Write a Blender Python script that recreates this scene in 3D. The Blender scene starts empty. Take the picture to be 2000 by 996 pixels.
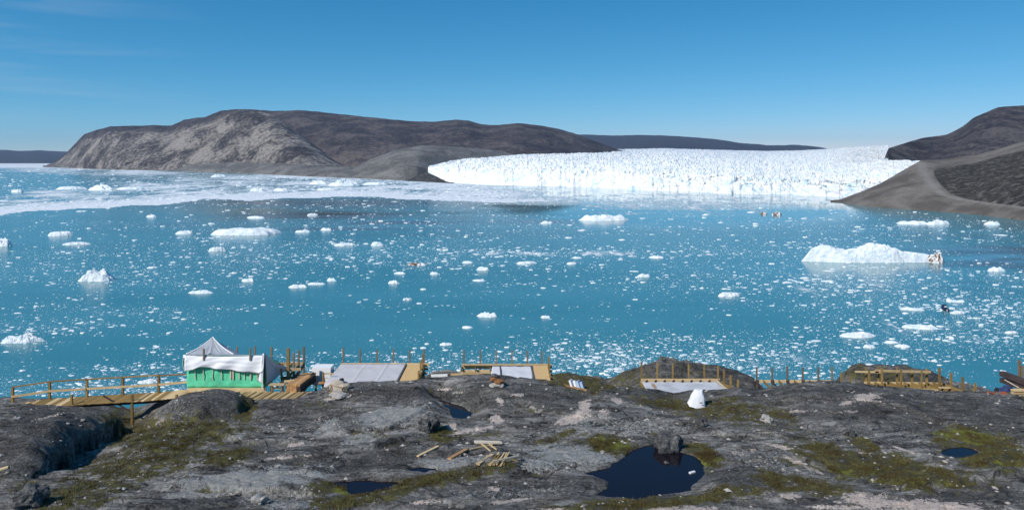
import bpy, math, random
import numpy as np
from mathutils import Vector, Matrix

# ------------------------------------------------------------------ camera, sky, sun, exposure
F, HY, CX, CAMZ = 1480.0, 310.0, 1000.0, 70.0     # focal length and horizon row in photo pixels, eye height above the fjord
scn = bpy.context.scene
col = scn.collection
cam_d = bpy.data.cameras.new('camera')
cam_d.sensor_width = 36.0
cam_d.lens = 36.0 * F / 2000.0
cam_d.shift_y = -(498.0 - HY) / 2000.0
cam_d.clip_start = 0.5
cam_d.clip_end = 250000.0
cam = bpy.data.objects.new('camera', cam_d)
col.objects.link(cam)
cam.location = (0, 0, CAMZ)
cam.rotation_euler = (math.radians(90), 0, 0)
scn.camera = cam

SUN_AZ = math.atan2(-0.73, -0.68)       # from +Y, clockwise: behind the camera's left shoulder
SUN_EL = math.radians(40)
world = bpy.data.worlds.new('World')
scn.world = world
world.use_nodes = True
wt = world.node_tree
wt.nodes.clear()
w_out = wt.nodes.new('ShaderNodeOutputWorld')
w_bg = wt.nodes.new('ShaderNodeBackground')
w_sky = wt.nodes.new('ShaderNodeTexSky')
w_sky.sky_type = 'NISHITA'
w_sky.sun_disc = False
w_sky.sun_elevation = SUN_EL
w_sky.sun_rotation = SUN_AZ
w_sky.altitude = 60
w_sky.air_density = 1.0
w_sky.dust_density = 0.0
w_sky.ozone_density = 3.0
w_map0 = wt.nodes.new('ShaderNodeMapping')       # clear, dry polar air: the pale band by the horizon is shallow
w_map0.inputs['Scale'].default_value = (1, 1, 1.7)
w_map0.inputs['Location'].default_value = (0, 0, 0.018)
w_tc0 = wt.nodes.new('ShaderNodeTexCoord')
wt.links.new(w_tc0.outputs['Generated'], w_map0.inputs[0])
wt.links.new(w_map0.outputs[0], w_sky.inputs[0])
w_sep = wt.nodes.new('ShaderNodeSeparateColor')
w_com = wt.nodes.new('ShaderNodeCombineColor')
wt.links.new(w_sky.outputs[0], w_sep.inputs[0])
SKY_S = 0.085
for ch, (g_, k_) in enumerate(((1.62, 1.30), (0.86, 0.98), (0.72, 1.10))):     # the camera's saturated colour response, for the whole sky
    pw = wt.nodes.new('ShaderNodeMath'); pw.operation = 'POWER'; pw.inputs[1].default_value = g_
    ml = wt.nodes.new('ShaderNodeMath'); ml.operation = 'MULTIPLY'; ml.inputs[1].default_value = k_ * SKY_S ** (g_ - 1)
    wt.links.new(w_sep.outputs[ch], pw.inputs[0]); wt.links.new(pw.outputs[0], ml.inputs[0]); wt.links.new(ml.outputs[0], w_com.inputs[ch])
# thin cirrus: long faint streaks fixed to the sky's directions
w_tc = wt.nodes.new('ShaderNodeTexCoord')
w_map = wt.nodes.new('ShaderNodeMapping')
w_map.inputs['Rotation'].default_value = (0, math.radians(-17), 0)
w_map.inputs['Scale'].default_value = (1.5, 1.5, 22)
w_nz = wt.nodes.new('ShaderNodeTexNoise')
w_nz.inputs['Scale'].default_value = 1.7
w_nz.inputs['Detail'].default_value = 6
w_nz.inputs['Roughness'].default_value = 0.55
w_nz.inputs['Distortion'].default_value = 0.3
w_rmp = wt.nodes.new('ShaderNodeMapRange')
w_rmp.inputs['From Min'].default_value = 0.50
w_rmp.inputs['From Max'].default_value = 0.80
w_rmp.inputs['To Max'].default_value = 0.30
w_sx = wt.nodes.new('ShaderNodeSeparateXYZ')
w_msk = wt.nodes.new('ShaderNodeMapRange')      # the cirrus bank lies to the west (left)
w_msk.inputs['From Min'].default_value = -0.36
w_msk.inputs['From Max'].default_value = -0.55
w_mul = wt.nodes.new('ShaderNodeMath'); w_mul.operation = 'MULTIPLY'
w_mix = wt.nodes.new('ShaderNodeMix')
w_mix.data_type = 'RGBA'
w_mix.inputs[7].default_value = (6.5, 7.2, 8.0, 1)
wt.links.new(w_tc.outputs['Generated'], w_map.inputs[0])
wt.links.new(w_map.outputs[0], w_nz.inputs['Vector'])
wt.links.new(w_nz.outputs[0], w_rmp.inputs[0])
wt.links.new(w_tc.outputs['Generated'], w_sx.inputs[0])
wt.links.new(w_sx.outputs[0], w_msk.inputs[0])
wt.links.new(w_rmp.outputs[0], w_mul.inputs[0]); wt.links.new(w_msk.outputs[0], w_mul.inputs[1])
wt.links.new(w_mul.outputs[0], w_mix.inputs[0])
wt.links.new(w_com.outputs[0], w_mix.inputs[6])
wt.links.new(w_mix.outputs[2], w_bg.inputs[0])
w_bg.inputs[1].default_value = SKY_S
wt.links.new(w_bg.outputs[0], w_out.inputs[0])

sun_d = bpy.data.lights.new('sun', 'SUN')
sun_d.energy = 4.3
sun_d.angle = math.radians(0.53)
sun_d.color = (1.0, 0.96, 0.90)
sun = bpy.data.objects.new('sun', sun_d)
col.objects.link(sun)
s_dir = Vector((math.sin(SUN_AZ) * math.cos(SUN_EL), math.cos(SUN_AZ) * math.cos(SUN_EL), math.sin(SUN_EL)))
sun.rotation_euler = s_dir.to_track_quat('Z', 'Y').to_euler()
sun.location = (0, 0, 400)

vs = scn.view_settings
vs.view_transform = 'Standard'
vs.look = 'None'
vs.exposure = 0.08
vs.gamma = 1.0
vs.use_curve_mapping = False
scn.cycles.use_denoising = True
scn.cycles.max_bounces = 6
scn.cycles.volume_bounces = 0

# ------------------------------------------------------------------ helpers
random.seed(5)
RNG = np.random.default_rng(11)

def P(px, py, D):
    return Vector(((px - CX) / F * D, D, CAMZ + (HY - py) / F * D))

def PZ(px, D, z):                       # the point of a column at distance D and height z below the eye
    return Vector(((px - CX) / F * D, D, CAMZ + z))

def wd(py):                             # distance of the fjord's surface along a row
    return CAMZ * F / (np.maximum(py, HY + 0.6) - HY)

def _hash(i, j, seed):
    h = (i.astype(np.int64) * 374761393 + j.astype(np.int64) * 668265263 + seed * 1442695041) & 0xffffffff
    h = ((h ^ (h >> 13)) * 1274126177) & 0xffffffff
    h = h ^ (h >> 16)
    return (h & 0xffffff) / float(0x1000000)

def noise(x, y, seed=0):
    x = np.asarray(x, float); y = np.asarray(y, float)
    i = np.floor(x); j = np.floor(y)
    fx = x - i; fy = y - j
    i = i.astype(np.int64); j = j.astype(np.int64)
    def g(di, dj):
        a = _hash(i + di, j + dj, seed) * 2 * np.pi
        return np.cos(a) * (fx - di) + np.sin(a) * (fy - dj)
    u = fx * fx * fx * (fx * (fx * 6 - 15) + 10)
    v = fy * fy * fy * (fy * (fy * 6 - 15) + 10)
    a = g(0, 0) * (1 - u) + g(1, 0) * u
    b = g(0, 1) * (1 - u) + g(1, 1) * u
    return (a * (1 - v) + b * v) * 1.5

def fbm(x, y, octs=4, seed=0, gain=0.5, lac=2.03):
    s = 0; a = 1.0; t = 0
    for k in range(octs):
        s = s + a * noise(x, y, seed + 17 * k); t += a
        a *= gain; x = x * lac + 3.1; y = y * lac + 1.7
    return s / t

def ridged(x, y, octs=4, seed=0, gain=0.5, lac=2.1):
    s = 0; a = 1.0; t = 0
    for k in range(octs):
        s = s + a * (1 - 2 * np.abs(noise(x, y, seed + 17 * k))); t += a
        a *= gain; x = x * lac + 3.1; y = y * lac + 1.7
    return s / t

def worley(x, y, seed=0):
    i = np.floor(x).astype(np.int64); j = np.floor(y).astype(np.int64)
    f1 = np.full(x.shape, 9.0); f2 = np.full(x.shape, 9.0); cid = np.zeros(x.shape)
    for di in (-1, 0, 1):
        for dj in (-1, 0, 1):
            a = i + di; b = j + dj
            dx = a + _hash(a, b, seed) - x; dy = b + _hash(a, b, seed + 5) - y
            d = np.sqrt(dx * dx + dy * dy)
            r = _hash(a, b, seed + 9)
            near = d < f1
            f2 = np.where(near, f1, np.minimum(f2, d))
            cid = np.where(near, r, cid)
            f1 = np.where(near, d, f1)
    return f1, f2, cid

def sstep(a, b, x):
    t = np.clip((x - a) / (b - a), 0, 1)
    return t * t * (3 - 2 * t)

def link(o, parent=None):
    col.objects.link(o)
    if parent is not None:
        o.parent = parent
    return o

def mesh_np(name, verts, faces, material, parent=None, smooth=False):
    """faces: int array (n,3) or (n,4)"""
    me = bpy.data.meshes.new(name)
    verts = np.asarray(verts, np.float32); faces = np.asarray(faces, np.int32)
    n, k = faces.shape
    me.vertices.add(len(verts)); me.vertices.foreach_set('co', verts.ravel())
    me.loops.add(n * k); me.loops.foreach_set('vertex_index', faces.ravel())
    me.polygons.add(n); me.polygons.foreach_set('loop_start', np.arange(0, n * k, k, dtype=np.int32))
    me.polygons.foreach_set('use_smooth', np.full(n, smooth, dtype=bool))
    me.materials.append(material)
    me.update(calc_edges=True)
    return link(bpy.data.objects.new(name, me), parent)

def mesh_py(name, verts, faces, material, parent=None, smooth=False):
    me = bpy.data.meshes.new(name)
    me.from_pydata([tuple(v) for v in verts], [], faces)
    me.materials.append(material)
    for p in me.polygons:
        p.use_smooth = smooth
    me.update()
    return link(bpy.data.objects.new(name, me), parent)

def grid_faces(nr, nc):
    a = np.arange(nr * nc).reshape(nr, nc)
    return np.stack([a[:-1, :-1].ravel(), a[:-1, 1:].ravel(), a[1:, 1:].ravel(), a[1:, :-1].ravel()], 1)

def attr(o, name, values):
    at = o.data.attributes.new(name, 'FLOAT', 'POINT')
    at.data.foreach_set('value', np.asarray(values, np.float32).ravel())

def tag(o, label, cat, group=None):
    o['label'] = label; o['category'] = cat
    if group:
        o['group'] = group
    return o

def thing(name, label, cat, loc=(0, 0, 0), group=None):
    o = link(bpy.data.objects.new(name, None))
    o.location = loc
    o.empty_display_size = 0.2
    return tag(o, label, cat, group)

# ------------------------------------------------------------------ materials
class Mat:
    def __init__(self, name, rough=0.8, color=(0.5, 0.5, 0.5), spec=0.3):
        self.m = bpy.data.materials.new(name)
        self.m.use_nodes = True
        self.t = self.m.node_tree
        self.b = self.t.nodes['Principled BSDF']
        self.b.inputs['Roughness'].default_value = rough
        self.b.inputs['Base Color'].default_value = (*color, 1)
        self.b.inputs['Specular IOR Level'].default_value = spec
        self.geo = None
    def n(self, kind, **kw):
        nd = self.t.nodes.new('ShaderNode' + kind)
        for k, v in kw.items():
            setattr(nd, k, v)
        return nd
    def l(self, a, b):
        self.t.links.new(a, b)
    def pos(self, scale=(1, 1, 1), rot=(0, 0, 0), obj=False):
        if obj:
            src = self.n('TexCoord').outputs['Object']
        else:
            if not self.geo:
                self.geo = self.n('NewGeometry')
            src = self.geo.outputs['Position']
        mp = self.n('Mapping')
        mp.inputs['Scale'].default_value = scale
        mp.inputs['Rotation'].default_value = rot
        self.l(src, mp.inputs[0])
        return mp.outputs[0]
    def noise(self, vec, scale, detail=5, rough=0.55, dist=0.0):
        nd = self.n('TexNoise')
        nd.inputs['Scale'].default_value = scale
        nd.inputs['Detail'].default_value = detail
        nd.inputs['Roughness'].default_value = rough
        nd.inputs['Distortion'].default_value = dist
        self.l(vec, nd.inputs['Vector'])
        return nd.outputs[0]
    def voro(self, vec, scale, feature='F1', out='Distance'):
        nd = self.n('TexVoronoi', feature=feature)
        nd.inputs['Scale'].default_value = scale
        self.l(vec, nd.inputs['Vector'])
        return nd.outputs[out]
    def rng(self, v, a, b, c=0.0, d=1.0, smooth=False):
        nd = self.n('MapRange')
        if smooth:
            nd.interpolation_type = 'SMOOTHSTEP'
        nd.inputs['From Min'].default_value = a; nd.inputs['From Max'].default_value = b
        nd.inputs['To Min'].default_value = c; nd.inputs['To Max'].default_value = d
        self.l(v, nd.inputs[0])
        return nd.outputs[0]
    def ramp(self, v, stops):
        nd = self.n('ValToRGB')
        e = nd.color_ramp.elements
        while len(e) < len(stops):
            e.new(0.5)
        for k, (p, c) in enumerate(stops):
            e[k].position = p; e[k].color = (*c, 1)
        self.l(v, nd.inputs[0])
        return nd.outputs[0]
    def mix(self, fac, a, b, blend='MIX'):
        nd = self.n('Mix', data_type='RGBA', blend_type=blend)
        for s, v in ((nd.inputs[0], fac), (nd.inputs[6], a), (nd.inputs[7], b)):
            if isinstance(v, (int, float)):
                s.default_value = v
            elif isinstance(v, tuple):
                s.default_value = (*v, 1)
            else:
                self.l(v, s)
        return nd.outputs[2]
    def math(self, op, a, b=0.0, c=None):
        nd = self.n('Math', operation=op)
        for s, v in zip(nd.inputs, (a, b, c)):
            if v is None:
                continue
            if isinstance(v, (int, float)):
                s.default_value = v
            else:
                self.l(v, s)
        return nd.outputs[0]
    def attr(self, name):
        return self.n('Attribute', attribute_name=name).outputs['Fac']
    def color(self, c):
        self.l(c, self.b.inputs['Base Color'])
    def bump(self, h, strength, dist):
        nd = self.n('Bump')
        nd.inputs['Strength'].default_value = strength
        nd.inputs['Distance'].default_value = dist
        self.l(h, nd.inputs['Height'])
        self.l(nd.outputs[0], self.b.inputs['Normal'])

def rock_far(name, dark, mid, light, scale, bumpd, streak=(1, 1, 2.2), thr=(0.35, 0.5, 0.66)):
    m = Mat(name, 0.95, spec=0.1)
    v = m.pos(streak, (0.3, 0.5, 0.2))
    n1 = m.noise(v, scale, 10, 0.62, 0.6)
    n2 = m.noise(v, scale * 9, 6, 0.65)
    h = m.math('MULTIPLY_ADD', n2, 0.45, m.math('MULTIPLY', n1, 0.55))
    m.color(m.ramp(h, [(thr[0], dark), (thr[1], mid), (thr[2], light)]))
    m.bump(h, 0.9, bumpd)
    return m.m

def wood(name, c1, c2, rough=0.75, grain=(3, 40, 40), bump=0.002):
    m = Mat(name, rough, spec=0.2)
    info = m.n('ObjectInfo').outputs['Random']
    v = m.pos(grain, obj=True)
    n1 = m.noise(v, 1.2, 5, 0.6, 0.3)
    n2 = m.noise(m.pos((1, 1, 1), obj=True), 2.5, 3)
    f = m.math('MULTIPLY_ADD', n2, 0.5, m.math('MULTIPLY', n1, 0.5))
    c = m.ramp(f, [(0.33, c1), (0.68, c2)])
    k = m.rng(info, 0, 1, 0.72, 1.12)
    cc = m.n('VectorMath', operation='SCALE')
    m.l(c, cc.inputs[0]); m.l(k, cc.inputs['Scale'])
    m.color(cc.outputs[0])
    m.bump(n1, 0.5, bump)
    return m.m

M = {}
M['pine'] = wood('new_pine', (0.48, 0.33, 0.16), (0.72, 0.55, 0.32))
M['treated'] = wood('treated_timber', (0.19, 0.12, 0.040), (0.34, 0.225, 0.085))
M['weathered'] = wood('weathered_timber', (0.15, 0.115, 0.075), (0.27, 0.20, 0.13))
M['darkwood'] = wood('dark_stained_timber', (0.045, 0.032, 0.032), (0.10, 0.068, 0.062))
M['reddish'] = wood('reddish_timber', (0.40, 0.20, 0.08), (0.62, 0.36, 0.17))
M['paleplank'] = wood('bleached_plank', (0.55, 0.46, 0.34), (0.74, 0.64, 0.50))
mo = Mat('oriented_strand_board', 0.8, spec=0.2)
vo = mo.voro(mo.pos((14, 45, 14), (0, 0, 0.5), obj=True), 1.0, 'F1', 'Color')
mo.color(mo.mix(0.28, (0.62, 0.41, 0.19), vo, 'OVERLAY'))
M['osb'] = mo.m

def cloth(name, c, var=0.08, rough=0.7, trans=0.0, bump=0.01):
    m = Mat(name, rough, spec=0.25)
    n1 = m.noise(m.pos((1, 1, 1), obj=True), 1.6, 6, 0.6)
    a = tuple(max(0, x * (1 - var * 2)) for x in c); b = tuple(min(1, x * (1 + var)) for x in c)
    m.color(m.ramp(n1, [(0.3, a), (0.7, b)]))
    m.bump(m.noise(m.pos((1, 1, 1), obj=True), 5.0, 5, 0.6), 0.6, bump)
    if trans:
        m.b.inputs['Alpha'].default_value = 1 - trans
    return m.m
M['white_cloth'] = cloth('white_tarpaulin', (0.80, 0.79, 0.80), 0.04)
M['grey_tarp'] = cloth('grey_tarpaulin', (0.55, 0.52, 0.52), 0.05)
M['pale_tarp'] = cloth('pale_grey_tarpaulin', (0.64, 0.63, 0.64), 0.06)
M['green'] = cloth('green_sheeting', (0.14, 0.66, 0.38), 0.12, 0.45, 0, 0.03)
M['plastic'] = cloth('clear_plastic_sheeting', (0.50, 0.51, 0.55), 0.10, 0.25, 0.30, 0.04)
M['white'] = Mat('white_paint', 0.5, (0.8, 0.79, 0.77)).m
M['black'] = Mat('black_rubber', 0.6, (0.015, 0.015, 0.018)).m
M['navy'] = Mat('navy_paint', 0.4, (0.02, 0.03, 0.07)).m
M['strap'] = Mat('dark_strap', 0.7, (0.10, 0.10, 0.11)).m
M['orange'] = cloth('orange_sheet', (0.42, 0.10, 0.03), 0.15)
M['blue'] = cloth('blue_tarpaulin', (0.035, 0.06, 0.15), 0.2)
M['bluewrap'] = cloth('pale_blue_wrap', (0.42, 0.52, 0.66), 0.08)
M['sack'] = cloth('beige_sackcloth', (0.44, 0.37, 0.30), 0.15)
M['rope'] = Mat('rope', 0.9, (0.42, 0.27, 0.13)).m

# ice: white, with faint blue where it is dense
mi = Mat('iceberg_ice', 0.55, spec=0.3)
n_i = mi.noise(mi.pos(), 0.35, 8, 0.6)
mi.color(mi.ramp(n_i, [(0.34, (0.50, 0.66, 0.74)), (0.44, (0.72, 0.78, 0.82)), (0.56, (0.82, 0.84, 0.85))]))
mi.bump(mi.noise(mi.pos(), 0.5, 8, 0.65), 1.0, 1.2)
M['ice'] = mi.m
mi = Mat('dirty_ice', 0.7, spec=0.2)
n_i = mi.noise(mi.pos(), 0.4, 8, 0.7)
mi.color(mi.ramp(n_i, [(0.38, (0.05, 0.035, 0.025)), (0.48, (0.20, 0.12, 0.07)), (0.53, (0.82, 0.84, 0.85))]))
mi.bump(n_i, 0.8, 0.5)
M['dirty_ice'] = mi.m
mi = Mat('brash_ice_white', 0.6, spec=0.3)
mi.color(mi.ramp(mi.voro(mi.pos(), 0.35, 'F1', 'Color'), [(0.1, (0.50, 0.62, 0.68)), (0.5, (0.80, 0.84, 0.86)), (0.9, (0.86, 0.87, 0.88))]))
M['brash'] = mi.m

# fjord water with a film of crushed ice
mw = Mat('fjord_water', 0.3, spec=0.5)
calm = mw.attr('calm'); slush = mw.attr('slush')
big = mw.noise(mw.pos((0.004, 0.012, 1)), 1.0, 5, 0.6)
teal = mw.ramp(big, [(0.35, (0.030, 0.178, 0.212)), (0.65, (0.050, 0.220, 0.262))])
teal = mw.mix(mw.attr('hill_refl'), teal, (0.052, 0.060, 0.078))  # dark reflections of the hills, painted into the water's base colour
n_f = mw.noise(mw.pos((0.13, 0.035, 1)), 1.0, 8, 0.72)
n_g = mw.noise(mw.pos((0.022, 0.0065, 1)), 1.0, 6, 0.65)
s2 = mw.math('ADD', slush, mw.math('MULTIPLY_ADD', n_f, 1.5, -0.75))
s2 = mw.math('ADD', s2, mw.math('MULTIPLY_ADD', n_g, 1.3, -0.65))
sf = mw.math('MULTIPLY', mw.rng(s2, 0.35, 0.75, 0, 1, True), mw.rng(slush, 0.03, 0.14))
mw.color(mw.mix(sf, teal, mw.ramp(n_f, [(0.35, (0.52, 0.57, 0.62)), (0.6, (0.78, 0.80, 0.82))])))
mw.b.inputs['IOR'].default_value = 1.33
r = mw.rng(calm, 0, 1, 0.17, 0.03)
r = mw.math('MAXIMUM', r, mw.math('MULTIPLY', sf, 0.9))
mw.l(r, mw.b.inputs['Roughness'])
wv = mw.noise(mw.pos((0.5, 0.8, 1)), 1.0, 4, 0.6)
bp = mw.n('Bump'); bp.inputs['Distance'].default_value = 0.25
mw.l(mw.rng(calm, 0, 1, 0.35, 0.02), bp.inputs['Strength'])
mw.l(wv, bp.inputs['Height']); mw.l(bp.outputs[0], mw.b.inputs['Normal'])
M['water'] = mw.m

mp = Mat('pond_water', 0.03, (0.008, 0.006, 0.010), 0.35)
mp.b.inputs['IOR'].default_value = 1.33
nb = mp.noise(mp.pos((3, 5, 1)), 2.0, 3)
mp.bump(nb, 0.15, 0.01)
M['pond'] = mp.m

# ------------------------------------------------------------------ fjord
def interp(tab, x):
    t = np.array(tab, float)
    return np.interp(x, t[:, 0], t[:, 1])

TONGUE = [(-600, 470), (-200, 438), (0, 421), (80, 412), (200, 406), (300, 399), (400, 392), (600, 387), (720, 384), (850, 392), (1000, 396), (1150, 392), (1300, 386), (1700, 392)]

def build_water():
    D = np.concatenate([np.geomspace(60, 230, 12)[:-1], CAMZ * F / np.linspace(CAMZ * F / 230.0, 2.0, 320), [19000.0]])
    u = np.concatenate([[-2.5, -1.6, -1.1], np.linspace(-0.85, 0.85, 400), [1.1, 1.6, 2.5]])
    U, DD = np.meshgrid(u, D)
    X = np.clip(U * DD, -19000, 19000)
    px = CX + F * U; py = HY + CAMZ * F / DD
    nz = fbm(X / 260, DD / 700, 4, 3)
    nz2 = fbm(px / 160, py / 9, 4, 8)
    edge = interp(TONGUE, px) + 4 * noise(px / 90, py * 0, 4)
    below = py - edge                       # > 0 on the near side of the drift-ice tongue
    s = np.where(below < 0, 1.25 * np.exp(below / 20.0), 0)
    s = np.where(below < 0, np.maximum(s, interp([(0, 0.42), (250, 0.60), (1000, 0.62)], px) + 0.45 * nz2), s * 0)
    s = np.where((below < 0) & (px < 1000), s, s * sstep(1330, 980, px) * 0.75)
    s = np.maximum(s, 0.95 * sstep(333, 325, py) * sstep(420, 120, px))
    lane = np.exp(-((py - 362 - 4 * noise(px / 120, 0 * px, 31)) / 9) ** 2) * sstep(330, 60, px)
    s = s * (1 - 0.95 * lane)
    lane2 = np.exp(-((py - 347) / 7) ** 2) * sstep(700, 100, px)
    s = s * (1 - 0.45 * lane2)
    grey = np.exp(-(((px - 930) / 190) ** 2 + ((py - 378) / 15) ** 2))
    s = np.maximum(s, 0.80 * grey)
    s = np.maximum(s, 0.70 * np.exp(-(((px - 1320) / 340) ** 2 + ((py - 398) / 27) ** 2)) * (0.75 + 0.5 * fbm(px / 200, py / 6, 3, 66)))
    # scattered slush streaks further in
    st = sstep(0.10, 0.45, fbm(px / 420, py / 13, 4, 21)) * sstep(700, 480, py) * (py > edge)
    s = np.maximum(s, 0.30 * st)
    for (cx_, cy_, rx, ry, a) in [(1120, 495, 300, 7, 0.55), (1660, 565, 130, 22, 0.45), (1750, 640, 160, 30, 0.32), (1260, 705, 190, 38, 0.2),
                                  (1900, 640, 130, 45, 0.35), (620, 500, 260, 14, 0.3), (210, 540, 150, 14, 0.35), (840, 720, 110, 30, 0.2), (660, 735, 120, 18, 0.2), (1560, 700, 160, 30, 0.3)]:
        s = np.maximum(s, a * np.exp(-(((px - cx_) / rx) ** 2 + ((py - cy_) / ry) ** 2)))
    c = np.zeros_like(px)
    st2 = sstep(-0.25, 0.25, fbm(px / 500, py / 10, 4, 55))
    c = np.maximum(c, np.exp(-(((px - 660) / 420) ** 2 + ((py - 418) / 30) ** 2) * 1.3) * (0.45 + 0.55 * st2))
    c = np.maximum(c, np.minimum(1, 1.7 * np.exp(-(((px - 1320) / 400) ** 2 + ((py - 400) / 40) ** 2) ** 2)) * (0.72 + 0.28 * st2))
    c = np.maximum(c, 0.9 * np.exp(-(((px - 1960) / 170) ** 2 + ((py - 500) / 55) ** 2)) * sstep(-0.1, 0.3, fbm(px / 300, py / 14, 4, 77)))
    c = np.maximum(c, 0.35 * np.exp(-(((px - 1700) / 220) ** 2 + ((py - 525) / 30) ** 2)))
    V = np.stack([X, DD, 0 * X], -1).reshape(-1, 3)
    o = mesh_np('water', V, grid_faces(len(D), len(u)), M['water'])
    attr(o, 'slush', np.clip(s, 0, 1)); attr(o, 'calm', np.clip(c, 0, 1))
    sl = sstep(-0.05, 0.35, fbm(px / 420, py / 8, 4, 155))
    hill_refl = np.exp(-(((px - 760) / 360) ** 2 + ((py - 432) / 22) ** 2)) * sl * 1.5  # mask of the painted hill reflections: streaks off the headland and the right shore
    hill_refl = np.maximum(hill_refl, np.exp(-(((px - 640) / 300) ** 2 + ((py - 397) / 9) ** 2)) * (0.8 + 0.4 * sl))
    hill_refl = np.maximum(hill_refl, np.exp(-(((px - 1960) / 170) ** 2 + ((py - 505) / 50) ** 2)) * sstep(-0.15, 0.3, fbm(px / 260, py / 16, 4, 177)))
    hill_refl = np.maximum(hill_refl, 0.6 * np.exp(-(((px - 1760) / 160) ** 2 + ((py - 455) / 22) ** 2)) * sl)
    attr(o, 'hill_refl', np.clip(hill_refl * 0.9, 0, 1))
    o['kind'] = 'structure'
build_water()

# ------------------------------------------------------------------ hills
def massif(name, material, px0, px1, n, base, ridge, db, dr, prof=1.0, amp=0.10, wl=300.0, sil=1.2, nv=90, back=0.5, seed=1, gully=0.35, extra=None):
    """a hill between its foot (distance db) and its skyline (row `ridge` at distance dr), carried on down behind the skyline"""
    px = np.linspace(px0, px1, n)
    Db = interp(db, px) if not callable(db) else db(px)
    Dr = interp(dr, px) if not callable(dr) else dr(px)
    rp = interp(ridge, px) + sil * (fbm(px / 22, px * 0 + seed, 4, seed) + 0.6 * noise(px / 60, px * 0, seed + 3))
    Zr = np.maximum(CAMZ + (HY - rp) / F * Dr, 2.0)
    v = np.concatenate([np.linspace(-0.02, 1, nv), 1 + np.linspace(0.03, 1, 22) ** 1.3 * back])
    Vv, PX = np.meshgrid(v, px, indexing='ij')
    D = Db + (Dr - Db) * Vv
    X = (PX - CX) / F * D
    f = np.clip(Vv, 0, 1)
    pr = f ** prof
    pr = 0.75 * pr + 0.25 * (1 - (1 - f) ** 2)
    pr = np.where(Vv > 1, 1 - ((Vv - 1) / back) ** 1.6, pr)
    Z = Zr * pr
    w = (np.sin(np.clip(Vv, 0, 1) * np.pi) ** 0.7) * (Vv < 1) + 0.6 * (Vv > 1) * np.clip((Vv - 1) * 4, 0, 1)
    rel = gully * ridged(X / wl, D / wl, 6, seed + 40) + (1 - gully) * fbm(X / wl * 0.7, D / wl * 0.7, 6, seed + 50)
    Z = Z + w * amp * Zr * rel
    Z = np.where(Vv < 0, -6, Z)
    Z = np.maximum(Z, np.where(Vv <= 0.0, -6, -6 + 7 * np.clip(Vv * 40, 0, 1)))
    if extra is not None:
        Z = extra(Z, X, D, PX, Vv)
    o = mesh_np(name, np.stack([X, D, Z], -1).reshape(-1, 3), grid_faces(len(v), n), material, smooth=True)
    o['kind'] = 'structure'
    return o, PX, D, Z

mh = Mat('headland_rock', 0.95, spec=0.1)
hv = mh.pos((1, 1, 1.6), (0.3, 0.5, 0.2))
h1 = mh.noise(hv, 0.005, 10, 0.62, 0.6); h2 = mh.noise(hv, 0.045, 6, 0.65)
hh_ = mh.math('MULTIPLY_ADD', h2, 0.45, mh.math('MULTIPLY', h1, 0.55))
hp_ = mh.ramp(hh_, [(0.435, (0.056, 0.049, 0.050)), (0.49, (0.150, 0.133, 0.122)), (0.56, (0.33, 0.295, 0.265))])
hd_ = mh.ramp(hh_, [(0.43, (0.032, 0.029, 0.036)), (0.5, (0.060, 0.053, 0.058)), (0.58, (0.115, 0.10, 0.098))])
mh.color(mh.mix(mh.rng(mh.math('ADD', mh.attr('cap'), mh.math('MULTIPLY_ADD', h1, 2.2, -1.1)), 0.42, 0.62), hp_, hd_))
mh.bump(hh_, 0.9, 70)
m_pale = mh.m
m_dark = rock_far('dark_plateau_rock', (0.036, 0.032, 0.037), (0.068, 0.058, 0.060), (0.125, 0.106, 0.098), 0.004, 30, (1, 1, 2.5), (0.43, 0.5, 0.58))
m_dark2 = rock_far('dark_mountain_rock', (0.038, 0.034, 0.040), (0.072, 0.064, 0.068), (0.14, 0.122, 0.115), 0.006, 40, (1.6, 1.6, 0.6), (0.43, 0.5, 0.58))
m_mor = rock_far('moraine_gravel', (0.10, 0.095, 0.09), (0.155, 0.148, 0.14), (0.21, 0.20, 0.185), 0.008, 14, (1, 1, 3), (0.43, 0.5, 0.58))
m_blue = rock_far('distant_hill_rock', (0.035, 0.037, 0.045), (0.05, 0.05, 0.06), (0.075, 0.075, 0.08), 0.0015, 30)

base_left = [(80, 326.5), (200, 331), (350, 335), (500, 340), (600, 345), (700, 349), (800, 353), (880, 356.5), (1000, 358), (1300, 360)]
dbl = lambda px: wd(interp(base_left, px))
RA = [(84, 327), (110, 315), (130, 298), (150, 277), (165, 262), (190, 254), (215, 247), (260, 246), (300, 245), (335, 246), (360, 234), (400, 229), (430, 217), (470, 213), (505, 215), (530, 224), (560, 243), (600, 272), (640, 303), (680, 328), (700, 335)]
dbh = lambda px: dbl(px) + interp([(84, 0), (240, 0), (400, 330), (700, 420)], px)
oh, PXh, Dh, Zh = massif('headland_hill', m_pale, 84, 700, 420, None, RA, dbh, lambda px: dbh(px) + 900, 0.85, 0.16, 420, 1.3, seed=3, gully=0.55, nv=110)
fh = np.clip((Dh - dbh(PXh)) / 900.0, 0, 1.2)
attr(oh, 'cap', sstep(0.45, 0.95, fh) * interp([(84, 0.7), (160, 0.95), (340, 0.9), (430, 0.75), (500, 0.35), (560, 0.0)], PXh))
RB = [(430, 250), (480, 222), (510, 216), (530, 217), (590, 216), (620, 218), (660, 223), (700, 227), (760, 233), (800, 237), (850, 238), (890, 234), (915, 236), (940, 243), (975, 245), (1010, 241), (1050, 244), (1090, 252), (1120, 260), (1150, 272), (1200, 290), (1250, 303)]
massif('plateau_hill', m_dark, 430, 1250, 420, None, RB, [(430, 4500), (700, 3700), (1000, 3300), (1250, 3600)], [(430, 5600), (700, 5200), (1000, 4900), (1250, 5000)], 0.8, 0.09, 480, 1.2, seed=9, gully=0.5)
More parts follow.
